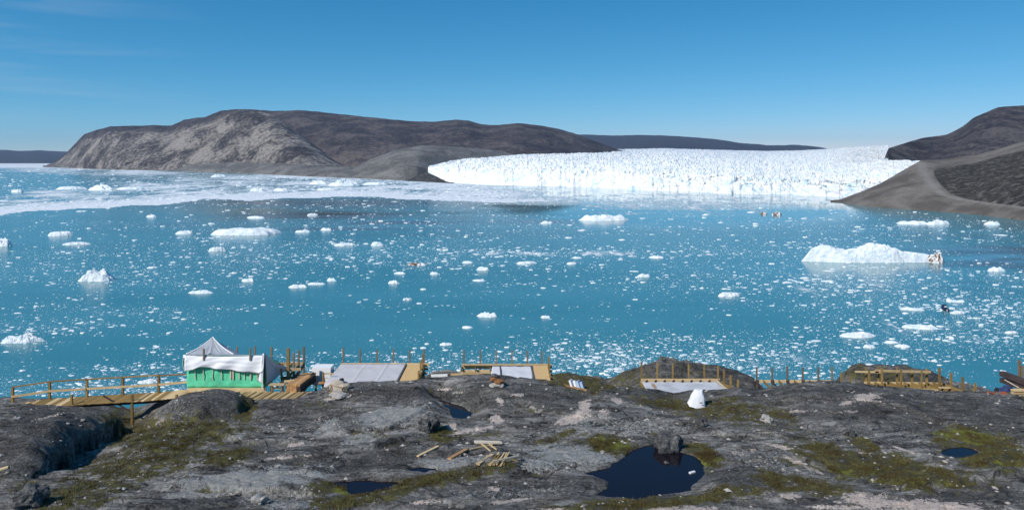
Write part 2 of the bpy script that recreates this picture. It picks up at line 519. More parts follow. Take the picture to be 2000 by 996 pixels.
RC = [(300, 334), (340, 330), (380, 321), (450, 317), (560, 320), (640, 325), (690, 327), (730, 309), (770, 294), (820, 284.5), (860, 285), (920, 289), (1000, 297), (1060, 301), (1150, 306)]
massif('moraine_apron', m_mor, 300, 1150, 380, None, RC, lambda px: dbl(px) - 6 + interp([(790, 0), (815, 60), (840, 230), (875, 520), (1150, 1400)], px), lambda px: dbl(px) + interp([(300, 330), (650, 380), (760, 650), (840, 900), (1150, 2300)], px), 0.7, 0.10, 170, 0.8, seed=14, gully=0.5)
RG = [(-700, 285), (-300, 290), (-100, 291), (0, 293), (40, 295), (80, 294), (120, 296), (200, 300), (300, 306)]
massif('far_shore_hill', m_blue, -520, 300, 220, None, RG, lambda px: px * 0 + 11000.0, lambda px: px * 0 + 15500.0, 0.7, 0.10, 1800, 0.8, seed=23)
RF = [(1000, 266), (1080, 262), (1140, 263), (1200, 265), (1250, 264), (1300, 265), (1350, 268), (1400, 272), (1450, 280), (1500, 284), (1550, 283), (1600, 287), (1640, 296), (1700, 300)]
massif('distant_ridge', m_blue, 1000, 1700, 220, None, RF, lambda px: px * 0 + 9500.0, lambda px: px * 0 + 14000.0, 0.7, 0.08, 1500, 0.9, seed=27)
RD = [(1726, 316), (1730, 302), (1735, 290), (1745, 287), (1800, 270), (1850, 263), (1880, 248), (1900, 232), (1920, 222), (1950, 210), (2000, 206), (2100, 200), (2300, 204), (2600, 230)]
massif('dark_mountain', m_dark2, 1726, 2600, 340, None, RD, lambda px: interp([(1726, 1880), (1800, 2000)], px), lambda px: interp([(1726, 1990), (1740, 2250), (1800, 2700), (2000, 3000), (2600, 3200)], px), 0.62, 0.10, 260, 0.9, seed=33, gully=0.6)

RE = [(1622, 394), (1640, 390), (1680, 375), (1720, 358), (1760, 335), (1800, 313), (1840, 312), (1880, 306), (1910, 302), (1950, 292), (1985, 280), (2000, 277), (2100, 262), (2400, 250), (2600, 280)]
BE = [(1622, 395), (1640, 396), (1700, 404), (1800, 411), (1900, 419), (2000, 431), (2200, 452), (2600, 500)]
mr = Mat('moraine_and_heath', 0.95, spec=0.1)
g1 = mr.noise(mr.pos((1, 1, 2), (0.2, 0.3, 0)), 0.02, 10, 0.65, 0.5)
g2 = mr.noise(mr.pos((1, 2.2, 2), (0, 0, 0.4)), 0.09, 9, 0.68, 0.8)
grav = mr.ramp(g1, [(0.40, (0.115, 0.100, 0.087)), (0.60, (0.21, 0.185, 0.162))])
heath = mr.ramp(g2, [(0.42, (0.030, 0.027, 0.023)), (0.52, (0.060, 0.053, 0.044)), (0.58, (0.13, 0.118, 0.105)), (0.66, (0.22, 0.20, 0.18))])
grav = mr.mix(mr.attr('path'), grav, (0.25, 0.23, 0.21))
mr.color(mr.mix(mr.rng(mr.math('ADD', mr.attr('heath'), mr.math('MULTIPLY_ADD', g2, 0.6, -0.3)), 0.4, 0.6), grav, heath))
mr.bump(mr.math('ADD', g1, g2), 0.9, 4.0)
o, PXr, Dr_, Zr_ = massif('moraine_slope', mr.m, 1622, 2600, 380, None, RE, lambda px: wd(interp(BE, px)), lambda px: wd(interp(BE, px)) + interp([(1622, 20), (1700, 140), (1800, 300), (2000, 520), (2600, 700)], px), 0.85, 0.07, 70, 0.9, seed=41, gully=0.5, nv=120)
PYr = HY + (CAMZ - Zr_) / Dr_ * F
lf = interp([(300, 1800), (325, 1815), (345, 1822), (360, 1832), (380, 1855), (390, 1890), (400, 1960), (405, 2010), (430, 2150)], PYr)
heath_m = sstep(-6, 14, PXr - lf) * sstep(-3, 12, PYr - interp([(1800, 330), (1900, 315), (1960, 298), (2000, 290), (2200, 262)], PXr))
attr(o, 'heath', heath_m)
attr(o, 'path', 0.8 * np.exp(-((PXr - lf + 14) / 12.0) ** 2) * (PYr > 318) * (PXr > 1780))

# ------------------------------------------------------------------ glacier
def build_glacier(pa_, pb_, n_, arm=False):
    px = np.linspace(pa_, pb_, n_)
    base = interp([(826, 334), (836, 338), (850, 346), (866, 354), (880, 357.5), (950, 361), (1050, 364), (1150, 366), (1250, 371.5), (1350, 375), (1450, 379), (1550, 381), (1640, 385.5), (1720, 388), (1850, 390)], px)
    ftop = interp([(826, 332), (836, 331), (850, 331), (870, 332), (950, 330), (1050, 329), (1150, 333), (1300, 338), (1450, 346), (1550, 350), (1650, 354), (1850, 352)], px)
    top = interp([(826, 331), (835, 325), (870, 317), (900, 311), (950, 307), (1000, 303), (1050, 300), (1100, 298), (1150, 294), (1200, 292), (1300, 290), (1400, 293), (1500, 295), (1560, 294), (1620, 291), (1660, 288), (1700, 286), (1728, 285), (1750, 286)], px) if not arm else interp([(1700, 310), (1760, 311), (1850, 313)], px)
    dend = interp([(826, 2450), (870, 2700), (950, 3400), (1100, 4200), (1250, 6500), (1500, 7500), (1620, 5500), (1700, 3600), (1750, 2700)], px) if not arm else interp([(1700, 1990), (1850, 1900)], px)
    Db = wd(interp([(826, 352), (870, 356.5), (950, 361), (1050, 364), (1150, 366), (1250, 371.5), (1350, 375), (1450, 379), (1550, 381), (1640, 385.5), (1720, 388), (1850, 390)], px)) + 26 * fbm(px / 45, px * 0, 3, 5) + 8 * ridged(px / 18, px * 0, 3, 6)
    vf = np.linspace(0, 1, 26)
    vt = np.linspace(0, 1, 180)[1:]
    rows = []
    for v in vf:                                # the calving face
        D = Db + 75 * v ** 1.3
        pyv = base + (ftop - base) * v
        rows.append((D, np.where((v == 0) & (px > 875), -2 + 0 * px, CAMZ + (HY - pyv) / F * D), 0.25 + 0.6 * v + 0 * px))
    for v in vt:
        D = (Db + 75) * (dend / (Db + 75)) ** (v ** 1.15)
        pyv = ftop + (top - ftop) * (1 - (1 - v) ** 1.35)
        rows.append((D, CAMZ + (HY - pyv) / F * D, (0 * px + 1 - 0.50 * v) * interp([(836, 0.3), (900, 1)], px)))
    D = np.array([r_[0] for r_ in rows]); Z = np.array([r_[1] for r_ in rows]); A = np.array([r_[2] for r_ in rows])
    D2 = D + 0
    PX = np.broadcast_to(px, D.shape)
    X = (PX - CX) / F * D
    # seracs: tilted blocks split by crevasses, sharper towards the face
    wx = X + 14 * fbm(X / 60, D / 60, 3, 71); wy = D + 14 * fbm(X / 60, D / 60, 3, 72)
    f1, f2, cid = worley(wx / 17, wy / 24, 4)
    g1, g2, cid2 = worley(wx / 7, wy / 9, 7)
    blk = 9 * (cid - 0.5) - 8 * sstep(0.30, 0.0, f2 - f1) + 6 * (cid2 - 0.5) - 5 * sstep(0.25, 0.0, g2 - g1) + 6 * fbm(X / 12, D / 16, 4, 95)
    roll = 16 * fbm(X / 170, D / 120, 3, 90)
    sc = np.clip(D / 1500, 1, 3.0)
    face = np.zeros(len(rows)); face[:len(vf)] = 1
    face = face[:, None]
    Z = Z + (1 - face) * A * (blk + roll * 0.5) * np.minimum(sc, 1.8) * 0.50
    Z = Z + face * np.linspace(0, 1, len(rows))[:, None] * 0
    vrow = np.zeros(len(rows)); vrow[:len(vf)] = vf
    fr = vrow[:, None]
    # continuity at the lip, relief on the face: columns and ledges
    Z = Z + face * fr ** 2 * (blk + roll * 0.5) * 0.50 * interp([(836, 0.3), (900, 1)], PX)
    colz = (16 * fbm(X / 40, Z / 30, 4, 101) + 9 * ridged(X / 18, Z / 14, 3, 102) + 9 * fbm(X / 8, Z / 7, 4, 103)) * interp([(826, 0.5), (1100, 0.7), (1300, 1.2), (1700, 1.5)], PX) - 0 * fr
    D2 = D2 + face * colz * np.clip(fr * 5, 0, 1)
    X2 = (PX - CX) / F * D2
    Z = np.maximum(Z, -3) - (3.0 if arm else 0.0)
    m = Mat('glacier_ice', 0.6, spec=0.25)
    n1 = m.noise(m.pos((1, 1, 0.35)), 0.05, 9, 0.68)
    n2 = m.noise(m.pos((1, 1, 0.5)), 0.011, 5, 0.6)
    c1 = m.ramp(n1, [(0.35, (0.36, 0.57, 0.65)), (0.42, (0.68, 0.78, 0.81)), (0.48, (0.79, 0.81, 0.82)), (0.60, (0.83, 0.825, 0.81))])
    c2 = m.mix(m.rng(n2, 0.44, 0.60, 0, 0.75), c1, (0.84, 0.84, 0.83))
    dirt = m.math('MULTIPLY', m.attr('dirt'), m.rng(n1, 0.38, 0.6))
    m.color(m.mix(dirt, c2, (0.30, 0.27, 0.24)))
    m.bump(n1, 0.55, 5.0)
    o = mesh_np('glacier', np.stack([X2, D2, Z], -1).reshape(-1, 3), grid_faces(len(rows), len(px)), m.m)
    dirtm = sstep(1600, 1720, PX) * 0.35 * (np.linspace(0, 1, len(rows))[:, None] > 0.5) + 0 * PX
    attr(o, 'dirt', dirtm)
    o['kind'] = 'structure'
build_glacier(836, 1735, 1014)
build_glacier(1706, 1850, 170, True)
massif('ice_margin_rubble', rock_far('margin_rock', (0.02, 0.02, 0.02), (0.06, 0.057, 0.057), (0.2, 0.2, 0.2), 0.05, 8), 795, 886, 90, None,
       [(795, 352), (810, 345), (822, 339), (836, 337), (848, 343), (860, 349), (874, 354), (886, 357)], lambda px: wd(interp([(795, 353.5), (886, 358.5)], px)) - 10, lambda px: wd(interp([(795, 353), (886, 358)], px)) + 70, 0.8, 0.25, 25, 1.2, seed=61, nv=40)

# ------------------------------------------------------------------ icebergs and drift ice
def berg_mesh(name, w, d, h, seed, flat=0.5, material=None, lobes=None, na=44, nr=13, rough=0.42, parent=None):
    """w wide, d deep, h high; a block that floats with its foot under water"""
    th = np.linspace(0, 2 * np.pi, na, endpoint=False)
    rr = np.concatenate([np.linspace(0.0, 0.86, nr - 4), [0.93, 0.975, 1.0, 1.03]])
    R, T = np.meshgrid(rr, th, indexing='ij')
    fo = 1 + 0.20 * noise(np.cos(T) * 1.3 + seed, np.sin(T) * 1.3, seed) + 0.10 * noise(np.cos(T) * 3.5 + seed, np.sin(T) * 3.5, seed + 1)
    x = R * fo * np.cos(T); y = R * fo * np.sin(T)
    edge = 1 - R ** (2 + 8 * flat)
    hh = 0.55 + 0.75 * fbm(x * 1.8 + seed, y * 1.8, 3, seed + 2) + rough * (ridged(x * 2.6 + seed, y * 2.6, 4, seed + 3) - 0.2)
    hh = hh * (1 - 0.75 * max(0, flat - 0.45) / 0.55) + 0.88 * 0.75 * max(0, flat - 0.45) / 0.55
    if lobes:
        hh = interp(lobes, np.clip(x / fo, -1, 1)) * (1 - 0.15 * np.abs(y) ** 2) + 0.8 * rough * ridged(x * 6 + seed, y * 3, 3, seed + 3) + 0.22 * fbm(x * 9, y * 4, 3, seed + 6)
    z = np.clip(hh, 0.12, 1.3) * edge
    z = np.where(R >= 1.0, np.where(R > 1.0, -0.25, 0.03), z)
    V = np.stack([x * w / 2, y * d / 2, z * h], -1).reshape(-1, 3)
    nrr = len(rr)
    fs = []
    for i in range(nrr - 1):
        for j in range(na):
            a = i * na + j; b = i * na + (j + 1) % na
            fs.append((a, b, b + na, a + na))
    return mesh_np(name, V, np.array(fs)[:, ::-1], material or M['ice'], parent, smooth=False)

# column, waterline row, width and height in the photo, flatness, label
BERGS = [
 (1180, 431, 92, 15, 0.25, 'broad low dome of ice before the glacier, widest floe in mid-fjord'),
 (475, 459, 126, 16, 0.85, 'long flat-topped white iceberg, largest on the left half of the water'),
 (185, 549, 72, 27, 0.25, 'rounded white iceberg with a notched hump, tallest on the left'),
 (38, 669, 74, 20, 0.4, 'smooth white iceberg near the left edge above the boardwalk rail'),
 (113, 461, 46, 13, 0.8, 'blocky ice floe with a raised right end, far left of the long flat iceberg'),
 (146, 478, 48, 8, 0.6, 'thin flat ice floe just below the blocky floe at left'),
 (2, 481, 36, 20, 0.4, 'white iceberg cut off by the left edge of the picture'),
 (390, 573, 46, 10, 0.4, 'pointed lens-shaped ice floe right of the notched iceberg'),
 (423, 491, 32, 12, 0.7, 'square small ice block below the long flat iceberg'),
 (359, 457, 34, 11, 0.3, 'ragged small iceberg left of the long flat iceberg'),
 (673, 480, 38, 8, 0.7, 'flat ice floe right of and below the long flat iceberg'),
 (735, 480, 24, 11, 0.4, 'compact ice chunk beside the flat floe in mid-left water'),
 (591, 454, 32, 7, 0.7, 'small flat floe next to the right end of the long flat iceberg'),
 (636, 450, 22, 7, 0.5, 'little ice chunk second to the right of the long flat iceberg'),
 (580, 562, 38, 9, 0.4, 'low ice floe, left of three floes in a slanting row'),
 (617, 556, 36, 6, 0.5, 'thin ice floe, middle of three floes in a slanting row'),
 (647, 549, 20, 8, 0.4, 'small ice chunk, right of three floes in a slanting row'),
 (483, 550, 27, 9, 0.5, 'small oblong floe above and right of the lens-shaped floe'),
 (950, 619, 40, 13, 0.25, 'peaked ice chunk alone in open water above the middle deck posts'),
 (1425, 579, 47, 12, 0.6, 'flat-topped ice floe in the middle right of the fjord'),
 (1682, 658, 72, 12, 0.45, 'long low ice floe below the big dirty-ended iceberg'),
 (1784, 438, 56, 9, 0.6, 'long thin floe off the moraine shore at right'),
 (1836, 439, 46, 13, 0.5, 'knobbly ice block right of the long floe off the moraine shore'),
 (1940, 439, 28, 9, 0.3, 'small white peak of ice close under the moraine shore'),
 (1950, 530, 36, 11, 0.4, 'rounded floe in dark water near the right edge'),
 (1785, 606, 42, 7, 0.7, 'flat bar of ice just left of the small boat'),
 (1800, 642, 64, 8, 0.6, 'dull greyish strip of ice below the small boat'),
 (1873, 612, 34, 7, 0.6, 'flat floe right below the small boat'),
 (1870, 590, 34, 6, 0.6, 'slim floe right above the small boat'),
 (193, 372, 54, 13, 0.35, 'highest of three white icebergs in the left drift ice'),
 (135, 370, 54, 8, 0.6, 'stepped iceberg, left of three in the left drift ice'),
 (255, 370, 50, 7, 0.9, 'flat slab iceberg, right of three in the left drift ice'),
 (32, 376, 22, 8, 0.8, 'lone white block in the blue lane at far left'),
 (503, 374, 32, 10, 0.3, 'triangular iceberg in drift ice below the pale headland'),
 (547, 373, 26, 8, 0.4, 'small iceberg right of the triangular one in drift ice'),
 (632, 372, 30, 7, 0.5, 'low iceberg in drift ice before the grey apron'),
 (620, 360, 36, 11, 0.2, 'left of two sharp peaked bergs before the moraine'),
 (672, 363, 62, 13, 0.2, 'right of two sharp peaked bergs before the moraine'),
 (730, 361, 50, 7, 0.5, 'string of low ice right of the peaked bergs'),
 (425, 346, 28, 7, 0.4, 'white iceberg close under the left headland'),
 (1028, 515, 38, 7, 0.6, 'flat oval floe in the middle of the fjord'),
 (942, 528, 25, 10, 0.3, 'squat ice chunk left of the flat oval floe'),
 (913, 514, 22, 6, 0.5, 'small floe above and left of the squat ice chunk'),
 (768, 554, 22, 9, 0.3, 'domed ice chunk in mid-left water above the plastic hut'),
 (848, 536, 18, 7, 0.4, 'small oval ice chunk, right of a close pair'),
 (780, 535, 24, 6, 0.5, 'small floe, left of the close pair in mid-left water'),
 (936, 549, 28, 5, 0.7, 'thin dash of ice below the squat chunk'),
 (1258, 541, 26, 10, 0.3, 'rounded ice chunk right of mid-fjord'),
 (1282, 504, 28, 6, 0.5, 'pale floe above the rounded chunk right of mid-fjord'),
 (1117, 516, 20, 6, 0.5, 'little floe right of the flat oval floe'),
 (1066, 621, 18, 7, 0.4, 'small chunk right of the peaked chunk in open water'),
 (913, 641, 20, 6, 0.7, 'little square chunk below the peaked chunk in open water'),
 (795, 586, 18, 7, 0.5, 'lone small chunk in open teal water at mid-left'),
 (870, 674, 26, 7, 0.5, 'oblong floe above the gap between the two middle decks'),
 (1765, 678, 30, 8, 0.4, 'floe above the wooden frame, upper of a cluster'),
 (1742, 670, 28, 7, 0.5, 'floe above the wooden frame, left of a cluster'),
 (1699, 679, 26, 9, 0.3, 'chunk just below the long low floe at right'),
 (294, 424, 20, 6, 0.5, 'floe just off the tip of the ice tongue'),
 (610, 421, 22, 6, 0.4, 'small floe in the dark calm streak at left'),
 (497, 426, 36, 5, 0.8, 'thin flat floe between the ice tongue and the flat iceberg'),
 (1068, 437, 26, 7, 0.4, 'floe in dark streaked water left of the broad dome'),
 (287, 748, 38, 12, 0.4, 'white ice floe seen through the boardwalk railing'),
 (1960, 727, 14, 6, 0.6, 'small bright floe above the dark beams at right edge'),
 (1978, 651, 26, 7, 0.5, 'floe by the right edge below the boat'),
]
for k, (px, py, wp, hp, fl, lab) in enumerate(BERGS):
    D = float(wd(np.float64(py)))
    w = wp / F * D
    dep = min(w * 0.8, max(w * 0.45, hp / F * D))
    hz = max(hp / F * D * (0.92 if wp > 60 else 0.78) - dep * 0.5 * (py - HY) / F, 0.10 * w)
    o = berg_mesh('iceberg' if wp > 44 else 'ice_floe', w, dep, hz, 100 + k * 7, fl)
    o.location = P(px, py, D); o.location.z = 0; o.location.y += dep * 0.3
    o.rotation_euler.z = random.uniform(-0.3, 0.3)
    tag(o, lab, 'iceberg' if wp > 44 else 'ice floe', 'icebergs and floes adrift on the fjord')

# the big iceberg at right, with its dirty end
big = thing('iceberg', 'largest iceberg, long white ridge with brown dirty end, at right', 'iceberg', (P(1715, 513, 510).x, float(wd(np.float64(513))), 0), 'icebergs and floes adrift on the fjord')
Db_ = float(wd(np.float64(513)))
LB = [(-1, 0.55), (-0.95, 0.78), (-0.86, 1.0), (-0.72, 1.02), (-0.6, 0.80), (-0.5, 0.60), (-0.35, 0.52), (-0.25, 0.58), (-0.12, 0.85), (-0.02, 1.0), (0.15, 0.92), (0.3, 0.72), (0.42, 0.5), (0.48, 0.34), (0.55, 0.44), (0.75, 0.38), (0.9, 0.36), (1, 0.15)]
bb = berg_mesh('ice_ridge', 262 / F * Db_, 20, 10.6, 4242, 0.8, lobes=LB, na=200, nr=22, rough=0.20, parent=big)
bb.location = (0, 9, 0)
bd = berg_mesh('dirty_end', 30 / F * Db_, 9, 6.5, 777, 0.5, M['dirty_ice'], parent=big, rough=0.4)
bd.location = ((1832 - 1715) / F * Db_, 2.5, 0)

# two dirty chunks by the glacier and one brownish floe
for (px, py, wp, hp, lab) in [(1492, 419, 14, 6, 'left of two dirt-covered chunks before the glacier'), (1517, 420, 18, 8, 'right of two dirt-covered chunks before the glacier'), (815, 517, 38, 5, 'thin brown-streaked floe in mid-left water')]:
    D = float(wd(np.float64(py)))
    o = berg_mesh('dirty_floe', wp / F * D, wp / F * D * 0.5, hp / F * D * 0.8, px, 0.5, M['dirty_ice'])
    o.location = P(px, py, D); o.location.z = 0
    tag(o, lab, 'ice floe', 'icebergs and floes adrift on the fjord')

def ice_density(px, py):
    """how thick the loose ice lies, by place on the water"""
    D = CAMZ * F / (py - HY); X = (px - CX) / F * D
    a = 0.42 + 1.1 * fbm(X / 150, D / 60, 4, 201) + 0.9 * fbm(X / 34, D / 13, 3, 202)
    a = np.clip(a, 0.08, 1.6) ** 1.6
    for (cx_, cy_, rx, ry, s) in [(1250, 705, 200, 36, 2.6), (850, 725, 110, 22, 1.9), (640, 730, 120, 16, 1.5), (1850, 640, 200, 55, 1.5), (1120, 494, 330, 7, 2.6), (1680, 565, 170, 24, 1.7), (1400, 540, 260, 50, 0.7),
                              (560, 500, 420, 34, 1.0), (120, 520, 220, 30, 0.7), (1580, 690, 190, 30, 0.9), (200, 760, 240, 26, 1.6), (1750, 450, 320, 40, 0.6), (640, 402, 260, 9, 1.0), (700, 440, 330, 9, 0.9)]:
        a = a + s * np.exp(-(((px - cx_) / rx) ** 2 + ((py - cy_) / ry) ** 2)) * (0.6 + 0.8 * fbm(X / 15, D / 30, 3, 210))
    for (cx_, cy_, rx, ry) in [(760, 640, 320, 42), (1940, 720, 120, 30), (240, 420, 260, 12), (1050, 585, 300, 30), (1330, 395, 330, 22)]:
        a = a * (1 - 0.82 * np.exp(-(((px - cx_) / rx) ** 2 + ((py - cy_) / ry) ** 2)))
    edge = interp(TONGUE, px)
    a = np.where(py < edge, np.maximum(a, 0.6) * np.where(px < 1000, 2.4, 0.5) * (0.5 + 0.9 * sstep(-0.2, 0.3, fbm(px / 120, py / 5, 3, 222))), a)
    return np.maximum(a, 0.02)

def on_water(px, py):
    ok = py > 330
    ok &= py > interp([(-300, 326), (80, 328), (200, 333), (350, 337), (500, 342), (700, 351), (880, 359), (1000, 364), (1150, 369), (1300, 377), (1450, 382), (1600, 388), (1640, 399), (1700, 407), (1800, 415), (1900, 423), (2000, 436), (2200, 460)], px)
    return ok

# generic small floes, each its own object
protos = [berg_mesh('ice_chunk', 2.0, 1.4, 0.24, 900 + k * 13, 0.5, na=14, nr=7) for k in range(7)]
placed = 0; tries = 0
pr_rng = np.random.default_rng(77)
while placed < 225 and tries < 20000:
    tries += 1
    px = pr_rng.uniform(-30, 2030); py = 340 + 420 * pr_rng.uniform() ** 0.85
    if not on_water(np.float64(px), np.float64(py)) or pr_rng.uniform() * 1.6 > ice_density(np.float64(px), np.float64(py)):
        continue
    if any(abs(px - b[0]) < b[2] * 0.6 + 8 and abs(py - b[1]) < b[3] * 0.5 + 6 for b in BERGS) or (1570 < px < 1870 and 465 < py < 525):
        continue
    if py > 745 and not (px < 350):
        continue
    D = CAMZ * F / (py - HY)
    wpx = min(20, 6.5 * (1 - pr_rng.uniform()) ** -0.42)
    o = protos[placed] if placed < len(protos) else link(protos[placed % len(protos)].copy())
    s = wpx / F * D / 2.0
    o.scale = (s, s * pr_rng.uniform(0.8, 1.1), s * pr_rng.uniform(0.7, 1.3))
    o.location = ((px - CX) / F * D, D, 0)
    o.rotation_euler.z = pr_rng.uniform(-0.4, 0.4) + (math.pi if pr_rng.uniform() < 0.5 else 0)
    tag(o, 'small white ice chunk, one of many alike scattered over the fjord', 'ice chunk', 'small ice chunks scattered over the fjord')
    placed += 1

def brash(n, name):
    px = RNG.uniform(-60, 2060, n * 6); py = 328 + 445 * RNG.uniform(0, 1, n * 6) ** 0.9
    keep = on_water(px, py) & (RNG.uniform(0, 2.6, n * 6) < ice_density(px, py))
    px = px[keep][:n]; py = py[keep][:n]
    n = len(px)
    D = CAMZ * F / (py - HY)
    wp = np.minimum(0.95 * (1 - RNG.uniform(0, 1, n)) ** -0.52, 12) * np.interp(py, [330, 420, 760], [0.9, 0.95, 1.15])
    w = wp / F * D
    K = 5
    th = np.linspace(0, 2 * np.pi, K, endpoint=False)[None] + RNG.uniform(0, 1, (n, 1))
    rad = RNG.uniform(0.65, 1.2, (n, K))
    asp = RNG.uniform(0.3, 0.9, (n, 1))
    ex = np.cos(th) * rad * w[:, None] / 2; ey = np.sin(th) * rad * asp * w[:, None] / 2
    cx = ((px - CX) / F * D)[:, None]; cy = D[:, None]
    hgt = (RNG.uniform(0.03, 0.13, n) * w)[:, None]
    lo = np.stack([cx + ex, cy + ey, 0 * ex - 0.05], -1)
    hi = np.stack([cx + ex * 0.8, cy + ey * 0.8, hgt * RNG.uniform(0.6, 1.2, (n, K))], -1)
    V = np.concatenate([lo, hi], 1).reshape(-1, 3)
    b0 = (np.arange(n) * 2 * K)[:, None]
    j = np.arange(K)[None]; jn = (j + 1) % K
    side1 = np.stack([b0 + j, b0 + jn, b0 + K + jn], -1).reshape(-1, 3)
    side2 = np.stack([b0 + j, b0 + K + jn, b0 + K + j], -1).reshape(-1, 3)
    t = np.arange(1, K - 1)[None]
    top = np.stack([b0 + K + 0 * t, b0 + K + t, b0 + K + t + 1], -1).reshape(-1, 3)
    o = mesh_np(name, V, np.concatenate([side1, side2, top]), M['brash'])
    o['kind'] = 'stuff'
    tag(o, 'countless small bits of brash ice drifting all over the teal fjord', 'brash ice')
brash(72000, 'brash_ice')

# ------------------------------------------------------------------ the rocky bench in the foreground
ZB = [(10, -10.7), (24, -11.2), (28, -11.4), (34, -11.9), (38, -12.2), (42, -12.6), (45, -13.2), (60, -19), (75, -28), (150, -74)]
CREST = [(-300, 800), (0, 808), (200, 812), (280, 800), (300, 792), (480, 785), (500, 778), (560, 774), (620, 769), (645, 759), (700, 750), (800, 749), (850, 743), (900, 738), (960, 738), (1000, 740), (1050, 745), (1090, 750), (1130, 756), (1180, 757), (1240, 760), (1280, 769), (1315, 777), (1345, 771), (1400, 768), (1440, 760), (1480, 763), (1500, 761), (1550, 752), (1600, 748), (1660, 752), (1720, 758), (1800, 763), (1850, 766), (1900, 769), (2000, 775), (2300, 780)]
PONDS = [   # level below the eye, outline in the photo
    (-11.55, [(1135, 925), (1190, 912), (1215, 893), (1235, 878), (1275, 866), (1300, 869), (1330, 882), (1362, 893), (1377, 915), (1372, 935), (1352, 948), (1350, 958), (1310, 966), (1240, 975), (1190, 974), (1160, 967), (1185, 952), (1190, 945), (1165, 931)], 'dark navy rock pool, largest, beside the boulder', 0.5),
    (-11.50, [(650, 942), (690, 938), (740, 939), (790, 935), (786, 948), (750, 955), (715, 966), (686, 968), (678, 955), (655, 948)], 'narrow dark rock pool left of the pale slab', 0.3),
    (-12.02, [(855, 778), (868, 782), (888, 788), (905, 795), (922, 806), (918, 816), (900, 820), (884, 817), (878, 800), (862, 788)], 'small slanting blue pool behind the lumber', 0.22),
    (-11.62, [(1838, 882), (1855, 874), (1880, 871), (1905, 878), (1915, 885), (1895, 893), (1868, 896), (1845, 891)], 'small oval blue pool by bright moss at right', 0.25),
    (-11.42, [(795, 915), (820, 911), (850, 914), (858, 919), (830, 923), (800, 921)], 'tiny dark puddle between mossy slabs', 0.15),
]

LEDGES = [(0.22, [(540, 905), (640, 893), (720, 880), (830, 856)]), (0.20, [(320, 972), (420, 962), (520, 968), (620, 978)]), (0.18, [(640, 850), (760, 842), (835, 818)]),
          (0.17, [(880, 940), (1000, 928), (1110, 925), (1190, 908)]), (0.16, [(1420, 905), (1500, 903), (1560, 896), (1605, 920)]), (0.17, [(1540, 802), (1700, 803), (1800, 815), (1870, 838)]),
          (0.22, [(1750, 968), (1880, 952), (2010, 938)]), (0.14, [(920, 792), (1000, 802), (1090, 822), (1190, 830)]), (0.15, [(1180, 835), (1260, 838), (1330, 830)]), (0.2, [(420, 852), (500, 868), (590, 862)]),
          (0.15, [(1380, 850), (1480, 856), (1560, 850)]), (0.12, [(620, 790), (720, 796), (840, 788)])]

def poly_sd(x, y, pts):
    """signed distance to a closed outline, negative inside"""
    d = np.full(x.shape, 1e9); ins = np.zeros(x.shape, bool)
    n = len(pts)
    for k in range(n):
        ax, ay = pts[k]; bx, by = pts[(k + 1) % n]
        ex, ey = bx - ax, by - ay
        t = np.clip(((x - ax) * ex + (y - ay) * ey) / (ex * ex + ey * ey), 0, 1)
        d = np.minimum(d, np.hypot(x - ax - t * ex, y - ay - t * ey))
        c = ((ay > y) != (by > y)) & (x < (bx - ax) * (y - ay) / (by - ay + 1e-12) + ax)
        ins ^= c
    return np.where(ins, -d, d)

def pond_world(level, pts):
    out = []
    for px, py in pts:
        D = -level * F / (py - HY)
        out.append(((px - CX) / F * D, D))
    return out

GU = np.concatenate([np.linspace(-1.1, -0.75, 40)[:-1], np.linspace(-0.75, 0.75, 920), np.linspace(0.75, 1.1, 40)[1:]])
GD = np.concatenate([np.linspace(14, 22, 30)[:-1], np.geomspace(22, 60, 500), np.linspace(61, 150, 40)])

